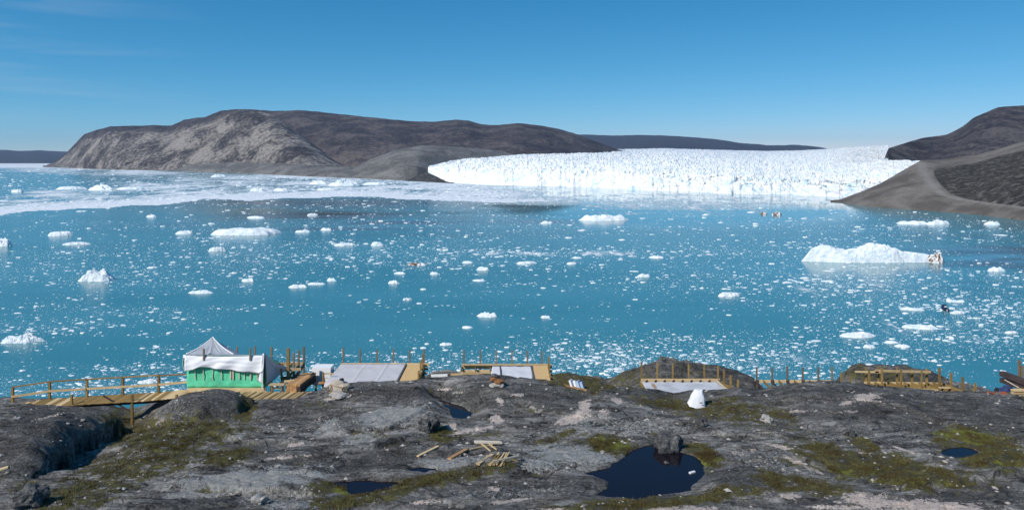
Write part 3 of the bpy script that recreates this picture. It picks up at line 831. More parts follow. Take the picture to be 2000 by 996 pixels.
def ground_height(U, D):
    X = U * D; px = CX + F * U
    z = interp(ZB, D)
    Dc = 39.0 - 2.0 * sstep(300, 120, px) + 0.6 * noise(px / 80, px * 0, 5)
    cz = -(interp(CREST, px) - HY) / F * Dc
    res = cz - interp(ZB, Dc)
    z = z + res * np.exp(-((D - Dc) / 3.6) ** 2)
    over = np.maximum(D - Dc - 0.5, 0)
    z = z - 0.42 * over * sstep(0, 3, over) * sstep(60, 45, D) - 3.0 * sstep(45, 60, D) * 0
    # rolling whalebacks and slabs dipping to the left
    sx = (X * 0.92 + D * 0.38); sy = (D * 0.92 - X * 0.38)
    fade = sstep(15, 20, D)
    calm_ = 1 - 0.65 * np.exp(-((D - Dc) / 2.5) ** 2)
    z = z + fade * calm_ * (0.30 * fbm(sx / 6.5, sy / 3.0, 2, 301) + 0.06 * ridged(sx / 2.8, sy / 1.3, 2, 302) + 0.032 * fbm(sx / 0.8, sy / 0.45, 4, 303) + 0.014 * ridged(sx / 0.35, sy / 0.2, 2, 304))
    # stepped slab edges
    t = fbm(sx / 3.2 + 9, sy / 1.5, 3, 305) * 3.0
    z = z + 0.10 * (np.floor(t) + sstep(0.75, 1.0, t - np.floor(t)) - t) * fade
    # big whaleback at the left edge, steep on its right
    ex0, ey0, ex1, ey1 = -16.9, 26.6, -18.9, 36.4
    lx, ly = ex1 - ex0, ey1 - ey0; ll = math.hypot(lx, ly)
    s = -((X - ex0) * ly - (D - ey0) * lx) / ll + 0.35 * noise(D / 1.7, X * 0 + 2, 7)     # metres to the left of its edge
    dome = np.clip(s / 0.8, 0, 1) ** 0.5 * (0.84 + 0.08 * np.clip(s / 3.0, 0, 1) - 0.34 * sstep(30, 36.3, D)) * sstep(25.6, 29.0, D) * sstep(38.3, 36.6, D)
    z = z + np.where(s > 0, dome, 0) - 0.62 * np.exp(-(s / 2.4) ** 2) * (s <= 0) * sstep(26.5, 30, D) * sstep(39, 36.5, D)
    z = z - 0.8 * np.exp(-((px - 252) / 48) ** 2) * sstep(36.0, 37.8, D)
    # rounded dome beside the hut
    r = np.sqrt(((X - (-15.25)) / 2.55) ** 2 + ((D - 37.0) / 2.2) ** 2) * (1 + 0.10 * noise(X / 0.9, D / 0.9, 8))
    z = z + 1.02 * np.clip(1 - r ** 3.2, 0, 1) ** 0.75
    # knolls beyond the decks
    def knoll(z, pts, D0, dd, rough=0.25):
        top = -(interp(pts, px) - HY) / F * D0
        k = top - ((D - D0) / dd) ** 2 * 2.6 - 0.55 * np.maximum(D - D0, 0) + rough * fbm(X / 1.1, D / 1.1, 4, 330) - 0.12 * np.abs(noise(X / 0.7, D / 0.7, 331))
        return np.maximum(z, np.where((px > pts[0][0]) & (px < pts[-1][0]), k, -99))
    z = knoll(z, [(1030, 800), (1060, 745), (1085, 728), (1120, 726), (1150, 731), (1190, 737), (1215, 727), (1250, 710), (1283, 704), (1290, 698), (1320, 699), (1345, 706), (1400, 712), (1440, 722), (1468, 733), (1483, 750), (1500, 800)], 50.0, 5.5)
    z = knoll(z, [(1585, 800), (1610, 752), (1628, 744), (1645, 728), (1665, 714), (1685, 709), (1720, 711), (1770, 713), (1812, 722), (1840, 736), (1880, 746), (1930, 758), (1960, 790)], 51.0, 4.5)
    z = knoll(z, [(800, 790), (822, 738), (845, 724), (870, 721), (900, 724), (925, 738), (940, 790)], 47.0, 3.0, 0.1)
    z = knoll(z, [(1925, 800), (1940, 770), (1958, 764), (1975, 762), (2010, 758), (2100, 745), (2300, 800)], 43.0, 2.5, 0.1)
    for h_, line in LEDGES:
        pl = [((a - CX) / F * d_, d_) for a, d_ in ((a, 11.55 * F / (b - HY) if b > 880 else np.interp(b, [740, 780, 830, 880], [43.5, 38.6, 33.9, 30.0])) for a, b in line)]
        x0_, x1_ = pl[0][0], pl[-1][0]
        yl = np.interp(X, [p[0] for p in pl], [p[1] for p in pl]) + 0.18 * fbm(X / 0.9, X * 0 + h_ * 50, 4, 350)
        d_ = D - yl
        ends = sstep(x0_ - 0.6, x0_ + 0.6, X) * sstep(x1_ + 0.6, x1_ - 0.6, X)
        z = z + h_ * ends * sstep(-0.10, 0.06, d_) * np.exp(-np.maximum(d_, 0) / 1.8)
    for level, pts, lab, dep in PONDS:
        pw = pond_world(level, pts)
        xs = [p[0] for p in pw]; ys = [p[1] for p in pw]
        near = (X > min(xs) - 2.5) & (X < max(xs) + 2.5) & (D > min(ys) - 2.5) & (D < max(ys) + 2.5)
        if not near.any():
            continue
        sd = poly_sd(X[near], D[near], pw) + 0.16 * fbm(X[near] / 0.7, D[near] / 0.5, 4, 340)
        zz = z[near]
        k = sstep(1.6, 0.05, sd)
        zz = zz * (1 - k) + (level + 0.05 + 0.10 * np.clip(sd, 0, 2) + 0.4 * (zz - level) * sstep(0, 1.2, sd)) * k
        zz = np.where(sd < 0.12, np.minimum(zz, level + 0.05 + np.where(sd > 0, 0.2 * sd, np.maximum(sd * 0.9, -dep) - 0.05)), zz)
        z[near] = zz
    return z

GUU, GDD = np.meshgrid(GU, GD)
GZ = ground_height(GUU, GDD)

def gz(x, y):
    """height of the ground below (negative) the eye, as built"""
    u = x / y
    i = int(np.clip(np.searchsorted(GD, y) - 1, 0, len(GD) - 2)); j = int(np.clip(np.searchsorted(GU, u) - 1, 0, len(GU) - 2))
    a = (y - GD[i]) / (GD[i + 1] - GD[i]); b = (u - GU[j]) / (GU[j + 1] - GU[j])
    return float((GZ[i, j] * (1 - b) + GZ[i, j + 1] * b) * (1 - a) + (GZ[i + 1, j] * (1 - b) + GZ[i + 1, j + 1] * b) * a)

def ground_hit(px, py, d0=22.0, d1=44.0):
    """first point of the ground along a photo pixel's ray"""
    u = (px - CX) / F
    for D in np.arange(d0, d1, 0.05):
        if gz(u * D, D) >= (HY - py) / F * D:
            return Vector((u * D, D, CAMZ + gz(u * D, D)))
    return Vector((u * d1, d1, CAMZ + gz(u * d1, d1)))

GPX = CX + F * GUU
GPY = HY - GZ / GDD * F
GX = GUU * GDD
def blobs(lst, wob=0.35, wl=1.0, seed=1):
    """soft-edged patches given by centre, radii and tilt in the photo"""
    nx = fbm(GX / wl, GDD / (wl * 0.7), 4, seed)
    out = np.zeros(GPX.shape)
    for (cx_, cy_, rx, ry, rot, a) in lst:
        c, s = math.cos(math.radians(rot)), math.sin(math.radians(rot))
        R_ = 2.6 * max(rx, ry)
        w_ = np.nonzero((np.abs(GPX - cx_) < R_) & (np.abs(GPY - cy_) < R_))
        dx = GPX[w_] - cx_; dy = GPY[w_] - cy_
        q = np.sqrt(((dx * c + dy * s) / rx) ** 2 + ((-dx * s + dy * c) / ry) ** 2)
        out[w_] = np.maximum(out[w_], a * sstep(1.5, 0.4, q + wob * nx[w_] * 1.6))
    return out
moss = blobs([(340, 850, 150, 42, -5, 0.85), (280, 905, 160, 35, -12, 0.8), (170, 960, 130, 40, -20, 0.75), (480, 800, 22, 40, 20, 0.9), (60, 965, 40, 30, 0, 0.6), (440, 893, 60, 16, -8, 1),
              (830, 940, 190, 16, -12, 1), (700, 975, 120, 16, -8, 0.9), (960, 915, 60, 14, -15, 0.8), (1190, 868, 65, 20, 8, 1), (1080, 855, 60, 9, -20, 0.7), (1375, 885, 45, 20, 20, 1), (1250, 982, 200, 13, -3, 0.95), (1420, 800, 140, 26, 5, 0.8), (1320, 790, 80, 14, 8, 0.9), (1500, 830, 120, 20, 10, 0.45),
              (860, 848, 30, 16, 0, 1), (900, 853, 120, 7, -5, 0.6), (1640, 900, 110, 30, 18, 0.95), (1760, 920, 190, 32, 8, 1), (1690, 868, 50, 14, 25, 0.95), (1560, 945, 120, 20, 10, 0.9), (1930, 880, 110, 40, 10, 0.95), (1890, 850, 60, 18, 5, 1), (1430, 960, 80, 18, -8, 0.8), (1130, 745, 80, 20, 10, 0.95), (1230, 740, 60, 22, 0, 0.7), (1720, 735, 90, 18, 5, 0.7), (240, 815, 60, 22, 0, 0.8), (640, 955, 40, 18, 0, 0.9), (1350, 735, 100, 20, 0, 0.35), (620, 790, 40, 10, 0, .5)], 0.4, 1.1, 401)
bright = blobs([(1890, 852, 60, 14, 8, 1), (680, 957, 32, 9, 0, 1), (1200, 868, 50, 14, 10, 0.8), (1385, 900, 22, 22, 40, 0.8), (1650, 925, 60, 14, 20, 0.6), (1960, 905, 50, 10, 5, 0.6), (860, 850, 22, 10, 0, 0.5), (1750, 940, 120, 14, 5, 0.5), (330, 880, 60, 14, -10, 0.35), (1290, 868, 16, 8, 0, 0.8)], 0.4, 0.8, 402)
pale = blobs([(480, 935, 150, 20, -5, 0.9), (430, 955, 110, 14, -6, 0.9), (770, 812, 75, 20, -8, 0.85), (705, 856, 38, 9, -12, 1), (640, 832, 24, 12, -30, 0.7), (460, 850, 30, 12, -30, 0.6), (1120, 886, 90, 18, 5, 0.8), (1060, 905, 70, 16, 0, 0.6), (880, 905, 75, 14, -3, 0.6), (1240, 832, 130, 18, 3, 0.45), (1100, 845, 90, 10, 0, 0.4), (1510, 905, 120, 30, 10, 0.35), (1700, 850, 140, 20, 0, 0.3), (1620, 845, 60, 10, 0, 0.3), (330, 785, 40, 18, 0, 0.35), (1000, 960, 160, 14, -3, 0.35), (560, 985, 90, 10, 0, 0.5), (240, 860, 60, 6, -20, 0.4), (540, 975, 120, 20, 0, 0.35)], 0.55, 0.7, 403)
cream = blobs([(1142, 795, 12, 18, 15, 1), (1120, 818, 40, 8, -12, 1), (1135, 808, 22, 12, -30, 0.9), (970, 818, 15, 9, 20, 1), (978, 784, 9, 7, 40, 1), (1012, 771, 13, 5, 0, 0.9), (930, 838, 60, 3.5, -8, 0.9), (883, 833, 12, 8, 30, 1), (900, 845, 50, 3, -5, 0.7), (1692, 775, 36, 7, -6, 1), (1655, 786, 16, 4, -6, 0.9), (1710, 783, 30, 3, 0, 0.7), (1180, 804, 14, 7, 0, 0.7), (1203, 781, 14, 7, 20, 0.8),
               (1800, 988, 175, 14, 4, 1), (1700, 978, 70, 14, 10, 1), (1540, 968, 28, 7, 0, 0.9), (1570, 908, 45, 4, 24, 1), (1690, 884, 14, 6, 10, 1), (1765, 878, 34, 2.6, 20, 1), (1525, 872, 36, 4.5, 12, 0.9), (1560, 803, 40, 3, -2, 0.8), (1660, 803, 30, 3, 0, 0.6), (1330, 993, 70, 6, 0, 1), (1100, 994, 60, 4, 0, 0.8), (990, 978, 50, 4, -8, 0.8), (965, 953, 16, 6, 10, 0.8), (830, 980, 40, 5, -4, 0.8), (560, 892, 50, 3, -6, 0.9), (575, 868, 18, 5, -10, 0.9), (625, 818, 20, 6, -15, 0.5), (505, 970, 20, 12, 30, 0.4), (440, 965, 40, 3, -3, 0.6), (870, 760, 14, 2.6, -3, 0.9), (895, 766, 8, 2, 0, 0.9), (660, 776, 28, 4, -8, 0.9), (815, 865, 24, 4, 0, 0.4), (1500, 845, 30, 3, 0, 0.6), (1440, 885, 30, 3, 5, 0.6), (1290, 805, 20, 3, 15, 0.5), (90, 815, 40, 2.5, -12, 0.7), (200, 873, 20, 3, -20, 0.6), (310, 825, 26, 5, -15, 0.7), (250, 935, 26, 3, -8, 0.6), (310, 905, 20, 3, 0, 0.6), (1480, 965, 30, 4, 0, 0.6), (1640, 990, 60, 5, 0, 0.9)], 0.5, 0.5, 404)
lichen = blobs([(90, 850, 130, 70, -30, 1), (400, 790, 90, 30, 0, 0.8), (580, 800, 110, 28, 5, 0.8), (740, 768, 130, 16, 2, 1), (960, 775, 130, 24, 2, 0.9), (1080, 780, 70, 24, 0, 0.8), (640, 905, 140, 22, -4, 0.9), (760, 890, 110, 20, -4, 0.8), (1000, 955, 180, 18, -2, 0.8), (1450, 930, 110, 26, 5, 0.8), (1750, 800, 220, 40, 3, 0.8), (1930, 810, 110, 40, 5, 0.8), (1600, 770, 150, 20, 0, 0.8), (1150, 950, 90, 20, 10, 0.8), (1900, 965, 120, 22, -5, 1), (420, 985, 120, 16, 0, 0.8), (500, 880, 80, 24, 10, 0.6), (1350, 735, 150, 30, 0, 0.9), (1740, 735, 120, 20, 0, 0.9), (1250, 770, 120, 14, 5, 0.7), (1580, 980, 60, 14, 0, 0.8)], 0.6, 1.4, 410)
speck = sstep(0.42, 0.6, fbm(GX / 0.9, GDD / 0.35, 4, 405)) * 0.75 * (GPY > 770)
cream = np.maximum(cream, speck)
# low hollows gather soil and heath
hol = GZ - (np.roll(GZ, 14, 0) + np.roll(GZ, -14, 0) + np.roll(GZ, 14, 1) + np.roll(GZ, -14, 1)) / 4
moss = np.maximum(moss, 0.55 * sstep(0.035, 0.09, -hol) * sstep(-0.1, 0.3, fbm(GX / 2.5, GDD / 2.5, 3, 406)))
knm = (GDD > 44.5).astype(float) * 0.5 * sstep(-0.1, 0.35, fbm(GX / 1.6, GDD / 1.6, 4, 407))
moss = np.maximum(moss, knm)
for level, pts, lab, dep in PONDS:
    pass

mg = Mat('lichened_gneiss', 0.93, spec=0.2)
ps = mg.pos()
pst = mg.pos((0.55, 1.5, 1.5), (0, 0, 0.35))
a1 = mg.noise(pst, 1.1, 10, 0.66, 0.4)
a2 = mg.noise(ps, 9.0, 8, 0.72)
a3 = mg.noise(ps, 28.0, 6, 0.7)
fine = mg.math('MULTIPLY_ADD', a3, 0.5, mg.math('MULTIPLY', a2, 0.5))
rk = mg.math('ADD', mg.math('MULTIPLY', a1, 0.45), mg.math('MULTIPLY', fine, 0.55))
rock = mg.ramp(rk, [(0.42, (0.018, 0.016, 0.015)), (0.46, (0.078, 0.072, 0.066)), (0.51, (0.165, 0.154, 0.141)), (0.57, (0.37, 0.35, 0.325))])
strat = mg.noise(mg.pos((0.5, 7.0, 7.0), (0, 0, 0.30)), 1.0, 7, 0.65, 0.5)
rock = mg.mix(mg.rng(strat, 0.58, 0.68, 0, 0.7), rock, (0.26, 0.245, 0.225))
rock = mg.mix(mg.rng(strat, 0.42, 0.33, 0, 0.7), rock, (0.016, 0.015, 0.014))
wv_ = mg.n('VectorMath', operation='ADD'); mg.l(mg.pos((0.45, 1.1, 1.1), (0, 0, 0.35)), wv_.inputs[0])
wc_ = mg.n('TexNoise'); wc_.inputs['Scale'].default_value = 1.5; mg.l(ps, wc_.inputs['Vector'])
ws_ = mg.n('VectorMath', operation='SCALE'); ws_.inputs['Scale'].default_value = 0.5; mg.l(wc_.outputs['Color'], ws_.inputs[0]); mg.l(ws_.outputs[0], wv_.inputs[1])
crk = mg.voro(wv_.outputs[0], 0.75, 'DISTANCE_TO_EDGE')
crack = mg.rng(crk, 0.0, 0.022, 1, 0)
rock = mg.mix(mg.math('MULTIPLY', crack, 0.85), rock, (0.010, 0.009, 0.008))
flk = mg.math('MULTIPLY', mg.rng(a3, 0.60, 0.68), mg.rng(a1, 0.40, 0.6))
rock = mg.mix(mg.math('MULTIPLY', flk, 0.8), rock, (0.30, 0.29, 0.27))
def edge_mask(at, nz, k=1.0, lo=0.42, hi=0.62):
    return mg.rng(mg.math('ADD', mg.attr(at), mg.math('MULTIPLY_ADD', nz, k, -k / 2)), lo, hi)
lich = mg.rng(mg.math('ADD', mg.attr('lichen'), mg.math('MULTIPLY_ADD', a1, 2.4, -1.2)), 0.35, 0.75)
rock = mg.mix(mg.math('MULTIPLY', lich, 0.60), rock, mg.ramp(fine, [(0.40, (0.010, 0.0095, 0.010)), (0.5, (0.036, 0.034, 0.033)), (0.58, (0.11, 0.105, 0.10)), (0.66, (0.24, 0.23, 0.22))]))
palec = mg.ramp(fine, [(0.38, (0.10, 0.098, 0.093)), (0.48, (0.27, 0.265, 0.25)), (0.58, (0.42, 0.41, 0.385))])
c = mg.mix(edge_mask('pale', fine, 3.2, 0.38, 0.54), rock, palec)
creamc = mg.ramp(fine, [(0.38, (0.26, 0.19, 0.16)), (0.48, (0.52, 0.42, 0.36)), (0.60, (0.72, 0.62, 0.55))])
c = mg.mix(edge_mask('cream', fine, 4.0, 0.52, 0.70), c, creamc)
mb = mg.noise(ps, 3.2, 8, 0.68, 0.3)
mossc = mg.ramp(mg.math('ADD', mg.math('MULTIPLY', mb, 0.6), mg.math('MULTIPLY', a3, 0.4)), [(0.38, (0.018, 0.014, 0.009)), (0.46, (0.055, 0.040, 0.020)), (0.53, (0.090, 0.084, 0.030)), (0.64, (0.17, 0.155, 0.070))])
c = mg.mix(edge_mask('moss', mb, 3.4, 0.45, 0.80), c, mossc)
brc = mg.ramp(mb, [(0.35, (0.085, 0.095, 0.014)), (0.6, (0.20, 0.205, 0.028))])
c = mg.mix(mg.math('MULTIPLY', edge_mask('bright', mb, 1.6, 0.45, 0.75), 0.8), c, brc)
mg.color(c)
mg.bump(mg.math('SUBTRACT', mg.math('ADD', rk, mg.math('MULTIPLY_ADD', a3, 0.5, mg.math('MULTIPLY', strat, 0.4))), mg.math('MULTIPLY', crack, 0.3)), 1.0, 0.09)
M['ground'] = mg.m
go = mesh_np('ground', np.stack([GX, GDD, GZ + CAMZ], -1).reshape(-1, 3), grid_faces(len(GD), len(GU)), M['ground'], smooth=True)
for nm, a in (('moss', moss), ('bright', bright), ('pale', pale), ('cream', cream), ('lichen', lichen)):
    attr(go, nm, a)
go['kind'] = 'structure'

for level, pts, lab, dep in PONDS:
    pw = pond_world(level, pts)
    cx_ = sum(p[0] for p in pw) / len(pw); cy_ = sum(p[1] for p in pw) / len(pw)
    ring = [((x - cx_) * 1.10 + cx_ + 0.10 * np.sign(x - cx_), (y - cy_) * 1.06 + cy_ + 0.08 * np.sign(y - cy_), CAMZ + level) for x, y in pw]
    n = len(ring)
    o = mesh_py('rock_pool', ring + [(cx_, cy_, CAMZ + level)], [(k, (k + 1) % n, n) for k in range(n)], M['pond'])
    o.data.flip_normals() if o.data.polygons[0].normal.z < 0 else None
    o['kind'] = 'structure'

# ---- boulders
def boulder(name, c, sx, sy, sz, seed, material, rot=0.0, n=3, sharp=0.25):
    import bmesh
    bm = bmesh.new()
    bmesh.ops.create_icosphere(bm, subdivisions=n, radius=1.0)
    V = np.array([v.co[:] for v in bm.verts])
    r = 1 + sharp * (noise(V[:, 0] * 1.1 + seed, V[:, 1] * 1.1 + V[:, 2] * 0.8, seed) * 1.6 + 0.6 * noise(V[:, 0] * 2.6 + seed, V[:, 1] * 2.3 - V[:, 2] * 2.2, seed + 1) + 0.3 * noise(V[:, 0] * 6, V[:, 2] * 6 + V[:, 1] * 5, seed + 2))
    V = V * r[:, None]
    V = np.sign(V) * np.abs(V) ** 0.85
    V = V * np.array([sx, sy, sz]) / 2
    for v, q in zip(bm.verts, V):
        v.co = q
    me = bpy.data.meshes.new(name)
    bm.to_mesh(me); bm.free()
    me.materials.append(material)
    o = link(bpy.data.objects.new(name, me))
    o.location = c; o.rotation_euler.z = rot
    return o
def stone_mat(name, stops):
    m = Mat(name, 0.93, spec=0.2)
    n1 = m.noise(m.pos(), 5.0, 9, 0.7); n2 = m.noise(m.pos(), 26.0, 6, 0.7)
    h = m.math('MULTIPLY_ADD', n2, 0.5, m.math('MULTIPLY', n1, 0.5))
    m.color(m.ramp(h, stops)); m.bump(h, 0.9, 0.05)
    return m.m
M['stone'] = stone_mat('dark_lichened_stone', [(0.38, (0.018, 0.018, 0.02)), (0.5, (0.06, 0.06, 0.062)), (0.62, (0.22, 0.21, 0.20))])
M['pale_stone'] = stone_mat('pale_stone', [(0.36, (0.16, 0.14, 0.13)), (0.5, (0.36, 0.33, 0.30)), (0.64, (0.55, 0.51, 0.47))])
M['brown_stone'] = stone_mat('rust_brown_stone', [(0.36, (0.10, 0.045, 0.02)), (0.5, (0.25, 0.115, 0.05)), (0.64, (0.34, 0.18, 0.09))])
def put_boulder(px, py, w, h, lab, mat='stone', seed=1, dfix=None, sharp=0.3, deep=0.9, name='boulder'):
    g = ground_hit(px, py) if dfix is None else Vector(((px - CX) / F * dfix, dfix, CAMZ + gz((px - CX) / F * dfix, dfix)))
    o = boulder(name, (g.x, g.y + w * deep * 0.35, g.z + h * 0.33), w, w * deep, h * 1.05, seed, M[mat], random.uniform(-0.4, 0.4), 4, sharp)
    return tag(o, lab, 'boulder', 'boulders on the rock bench')
put_boulder(1308, 884, 1.05, 0.95, 'dark angular boulder at the back edge of the largest rock pool', seed=21, dfix=29.9).location.z += 0.12
put_boulder(48, 992, 0.95, 0.62, 'dark boulder in the mossy hollow at the bottom left corner', seed=22, sharp=0.4)
put_boulder(660, 778, 0.9, 0.24, 'low pale boulder under the beige sack', 'pale_stone', seed=23)
put_boulder(835, 845, 0.75, 0.7, 'dark split rock beside the small slanting pool', seed=25, sharp=0.45)
put_boulder(505, 985, 0.45, 0.24, 'pale broken rock on the slab at the bottom left', 'pale_stone', seed=26, sharp=0.45)
put_boulder(1660, 852, 0.45, 0.3, 'small jagged rock on the slab right of the pool', seed=27, sharp=0.45)
put_boulder(1500, 826, 0.55, 0.3, 'pale-edged rock on the heath below the white bag', 'pale_stone', seed=28, sharp=0.4)
put_boulder(1372, 835, 0.5, 0.4, 'small dark rock right behind the pool boulder', seed=29)

# loose pale stones, beyond counting
def scatter_stones(n):
    import bmesh
    vs_, fs_ = [], []
    base = np.array([(1, 0, 0), (-1, 0, 0), (0, 1, 0), (0, -1, 0), (0, 0, 1), (0, 0, -1)], float)
    tri = [(0, 2, 4), (2, 1, 4), (1, 3, 4), (3, 0, 4), (2, 0, 5), (1, 2, 5), (3, 1, 5), (0, 3, 5)]
    r = np.random.default_rng(9)
    k = 0
    while k < n:
        D = r.uniform(23.5, 40); u = r.uniform(-0.72, 0.72)
        if float(fbm(np.array([u * D / 1.8]), np.array([D / 1.2]), 3, 500)[0]) < 0.05:
            continue
        x = u * D; z = gz(x, D)
        s = 0.028 * (1 - r.uniform()) ** -0.5
        s = min(s, 0.10)
        a = r.uniform(0, 6.28)
        q = base * np.array([s * r.uniform(0.8, 1.6), s, s * r.uniform(0.4, 0.8)]) * r.uniform(0.75, 1.25, (6, 1))
        q = np.stack([q[:, 0] * math.cos(a) - q[:, 1] * math.sin(a) + x, q[:, 0] * math.sin(a) + q[:, 1] * math.cos(a) + D, q[:, 2] + z + CAMZ + s * 0.15], 1)
        vs_.append(q); fs_.append(np.array(tri) + 6 * k)
        k += 1
    o = mesh_np('loose_stones', np.concatenate(vs_), np.concatenate(fs_), M['pale_stone'])
    o['kind'] = 'stuff'
    tag(o, 'loose pale stones strewn over the dark rock bench', 'stones')
scatter_stones(900)

# grass and heath in the hollows
def build_grass(n):
    w = np.clip(moss + 0.3 * bright - 0.45, 0, 1) * (GDD < 41) * (GDD > 22.5) * GDD
    for level, pts, lab, dep in PONDS:
        pw = pond_world(level, pts)
        xs = [p[0] for p in pw]; ys = [p[1] for p in pw]
        near = (GX > min(xs) - 1) & (GX < max(xs) + 1) & (GDD > min(ys) - 1) & (GDD < max(ys) + 1)
        sd = poly_sd(GX[near], GDD[near], pw)
        w[near] = w[near] * (sd > 0.05)
    w = w * sstep(-0.15, 0.35, fbm(GX / 0.8, GDD / 0.8, 3, 520))
    p = w.ravel() / w.sum()
    r = np.random.default_rng(4)
    idx = r.choice(len(p), n, p=p)
    x = GX.ravel()[idx] + r.normal(0, 0.04, n); y = GDD.ravel()[idx] + r.normal(0, 0.04, n); z = GZ.ravel()[idx] + CAMZ - 0.01
    h = r.uniform(0.035, 0.11, n) * (1 + 0.6 * bright.ravel()[idx])
    a = r.uniform(0, 2 * np.pi, n); wd_ = r.uniform(0.006, 0.014, n)
    lean = r.uniform(0.1, 0.7, n) * h
    b = r.uniform(0, 2 * np.pi, n)
    v0 = np.stack([x - np.cos(a) * wd_, y - np.sin(a) * wd_, z], 1)
    v1 = np.stack([x + np.cos(a) * wd_, y + np.sin(a) * wd_, z], 1)
    v2 = np.stack([x + np.cos(b) * lean, y + np.sin(b) * lean, z + h], 1)
    V = np.stack([v0, v1, v2], 1).reshape(-1, 3)
    m = Mat('tundra_grass_blades', 0.8, spec=0.15)
    g = m.noise(m.pos(), 1.1, 4, 0.6); g2 = m.noise(m.pos(), 30.0, 2, 0.6)
    m.color(m.ramp(m.math('MULTIPLY_ADD', g2, 0.5, m.math('MULTIPLY', g, 0.5)), [(0.38, (0.055, 0.032, 0.018)), (0.46, (0.085, 0.062, 0.024)), (0.53, (0.095, 0.092, 0.028)), (0.64, (0.22, 0.19, 0.095))]))
    o = mesh_np('tundra_grass', V, np.arange(3 * n).reshape(-1, 3), m.m)
    o['kind'] = 'stuff'
    tag(o, 'olive brown grass and heath growing in the hollows between slabs', 'grass')
build_grass(70000)

# ------------------------------------------------------------------ timber helpers
_boxes = {}
def box_mesh(l, w, h, material):
    key = (round(l, 2), round(w, 3), round(h, 3), material.name)
    if key in _boxes:
        return _boxes[key]
    x, y, z = l / 2, w / 2, h / 2
    me = bpy.data.meshes.new('timber')
    me.from_pydata([(-x, -y, -z), (x, -y, -z), (x, y, -z), (-x, y, -z), (-x, -y, z), (x, -y, z), (x, y, z), (-x, y, z)], [],
                   [(0, 3, 2, 1), (4, 5, 6, 7), (0, 1, 5, 4), (1, 2, 6, 5), (2, 3, 7, 6), (3, 0, 4, 7)])
    me.materials.append(material)
    _boxes[key] = me
    return me

def beam(name, a, b, w, h, mat, parent=None, roll=0.0):
    """a squared timber from a to b (world points); w across, h upwards"""
    a = Vector(a); b = Vector(b)
    d = b - a
    o = link(bpy.data.objects.new(name, box_mesh(d.length, w, h, M[mat])), parent)
    up = Vector((0, 0, 1)) if abs(d.normalized().z) < 0.95 else Vector((0, 1, 0))
    x = d.normalized(); y = up.cross(x).normalized(); z = x.cross(y)
    R = Matrix((x, y, z)).transposed()
    if roll:
        R = R @ Matrix.Rotation(roll, 3, 'X')
    o.rotation_euler = R.to_euler()
    o.location = (a + b) / 2 - (parent.location if parent else Vector((0, 0, 0)))
    return o

def sheet(name, fn, nu, nv, mat, parent=None, thick=0.006, smooth=True):
    """a cloth or board given by fn(u, v) -> world point"""
    off = parent.location if parent else Vector((0, 0, 0))
    V = np.array([fn(u, v) - off for v in np.linspace(0, 1, nv) for u in np.linspace(0, 1, nu)])
    o = mesh_np(name, V, grid_faces(nv, nu), M[mat], parent, smooth)
    if thick:
        md = o.modifiers.new('thickness', 'SOLIDIFY'); md.thickness = thick; md.offset = 0
    return o

def nz1(a, b, seed):
    return float(noise(np.array([a]), np.array([b]), seed)[0])

# ------------------------------------------------------------------ boardwalk
path = [(-90, 806, 39.6), (-30, 799, 40.0), (25, 790, 40.3), (97, 779, 40.4), (170, 774.5, 40.4), (240, 770.5, 40.4), (310, 766.5, 40.4), (378, 760, 40.4), (420, 758, 40.4)]
far = [P(*p) for p in path]
bw = thing('boardwalk', 'weathered plank boardwalk with a wooden railing at the left edge', 'boardwalk', far[3])
def path_at(s):
    acc = 0.0
    for a, b in zip(far[:-1], far[1:]):
        l = (b - a).length
        if acc + l >= s:
            return a.lerp(b, (s - acc) / l), (b - a).normalized()
        acc += l
    return far[-1], (far[-1] - far[-2]).normalized()
tot = sum((b - a).length for a, b in zip(far[:-1], far[1:]))
s = 0.08
while s < tot - 0.1:
    p, t = path_at(s)
    nrm = Vector((t.y, -t.x, 0)).normalized()
    j = random.uniform(-0.03, 0.03)
    beam('plank', p + nrm * (-0.10 + j) - Vector((0, 0, 0.02)), p + nrm * (1.32 + j) - Vector((0, 0, 0.02)), 0.152, 0.036, 'pine' if random.random() < 0.45 else 'treated', bw)
    s += 0.172
for off in (0.05, 1.15):
    for k in range(len(far) - 1):
        t = (far[k + 1] - far[k]).normalized(); nrm = Vector((t.y, -t.x, 0)).normalized()
        beam('joist', far[k] + nrm * off - Vector((0, 0, 0.12)), far[k + 1] + nrm * off - Vector((0, 0, 0.12)), 0.06, 0.15, 'darkwood' if off > 1 else 'treated', bw)
for k in range(2, 8):
    hgt = 0.92 if k < 7 else 0.80
    beam('post', far[k] - Vector((0, 0, 0.25)), far[k] + Vector((0, 0, hgt)), 0.11, 0.11, 'treated', bw)
for k in range(2, 7):
    for z, w_, h_ in ((0.93 if k < 6 else 0.90, 0.13, 0.05), (0.44, 0.035, 0.11)):
        a = far[k] + Vector((-0.03, 0 if z > 0.6 else -0.075, z)); b = far[k + 1] + Vector((0.03, 0 if z > 0.6 else -0.075, (0.83 if k == 6 and z > 0.6 else z)))
        beam('handrail' if z > 0.6 else 'mid_rail', a, b, w_, h_, 'treated' if z > 0.6 else 'pine', bw)
for px in (258, 140, 345):
    p = P(px, 776, 39.15)
    beam('support_post', Vector((p.x, p.y, CAMZ + gz(p.x, p.y) - 0.1)), Vector((p.x, p.y, p.z + 0.15)), 0.10, 0.10, 'treated', bw)
pb = P(258, 776, 39.2)
beam('brace', Vector((pb.x - 1.5, pb.y, pb.z + 0.10)), Vector((pb.x - 0.1, pb.y, pb.z - 0.72)), 0.05, 0.07, 'darkwood', bw)
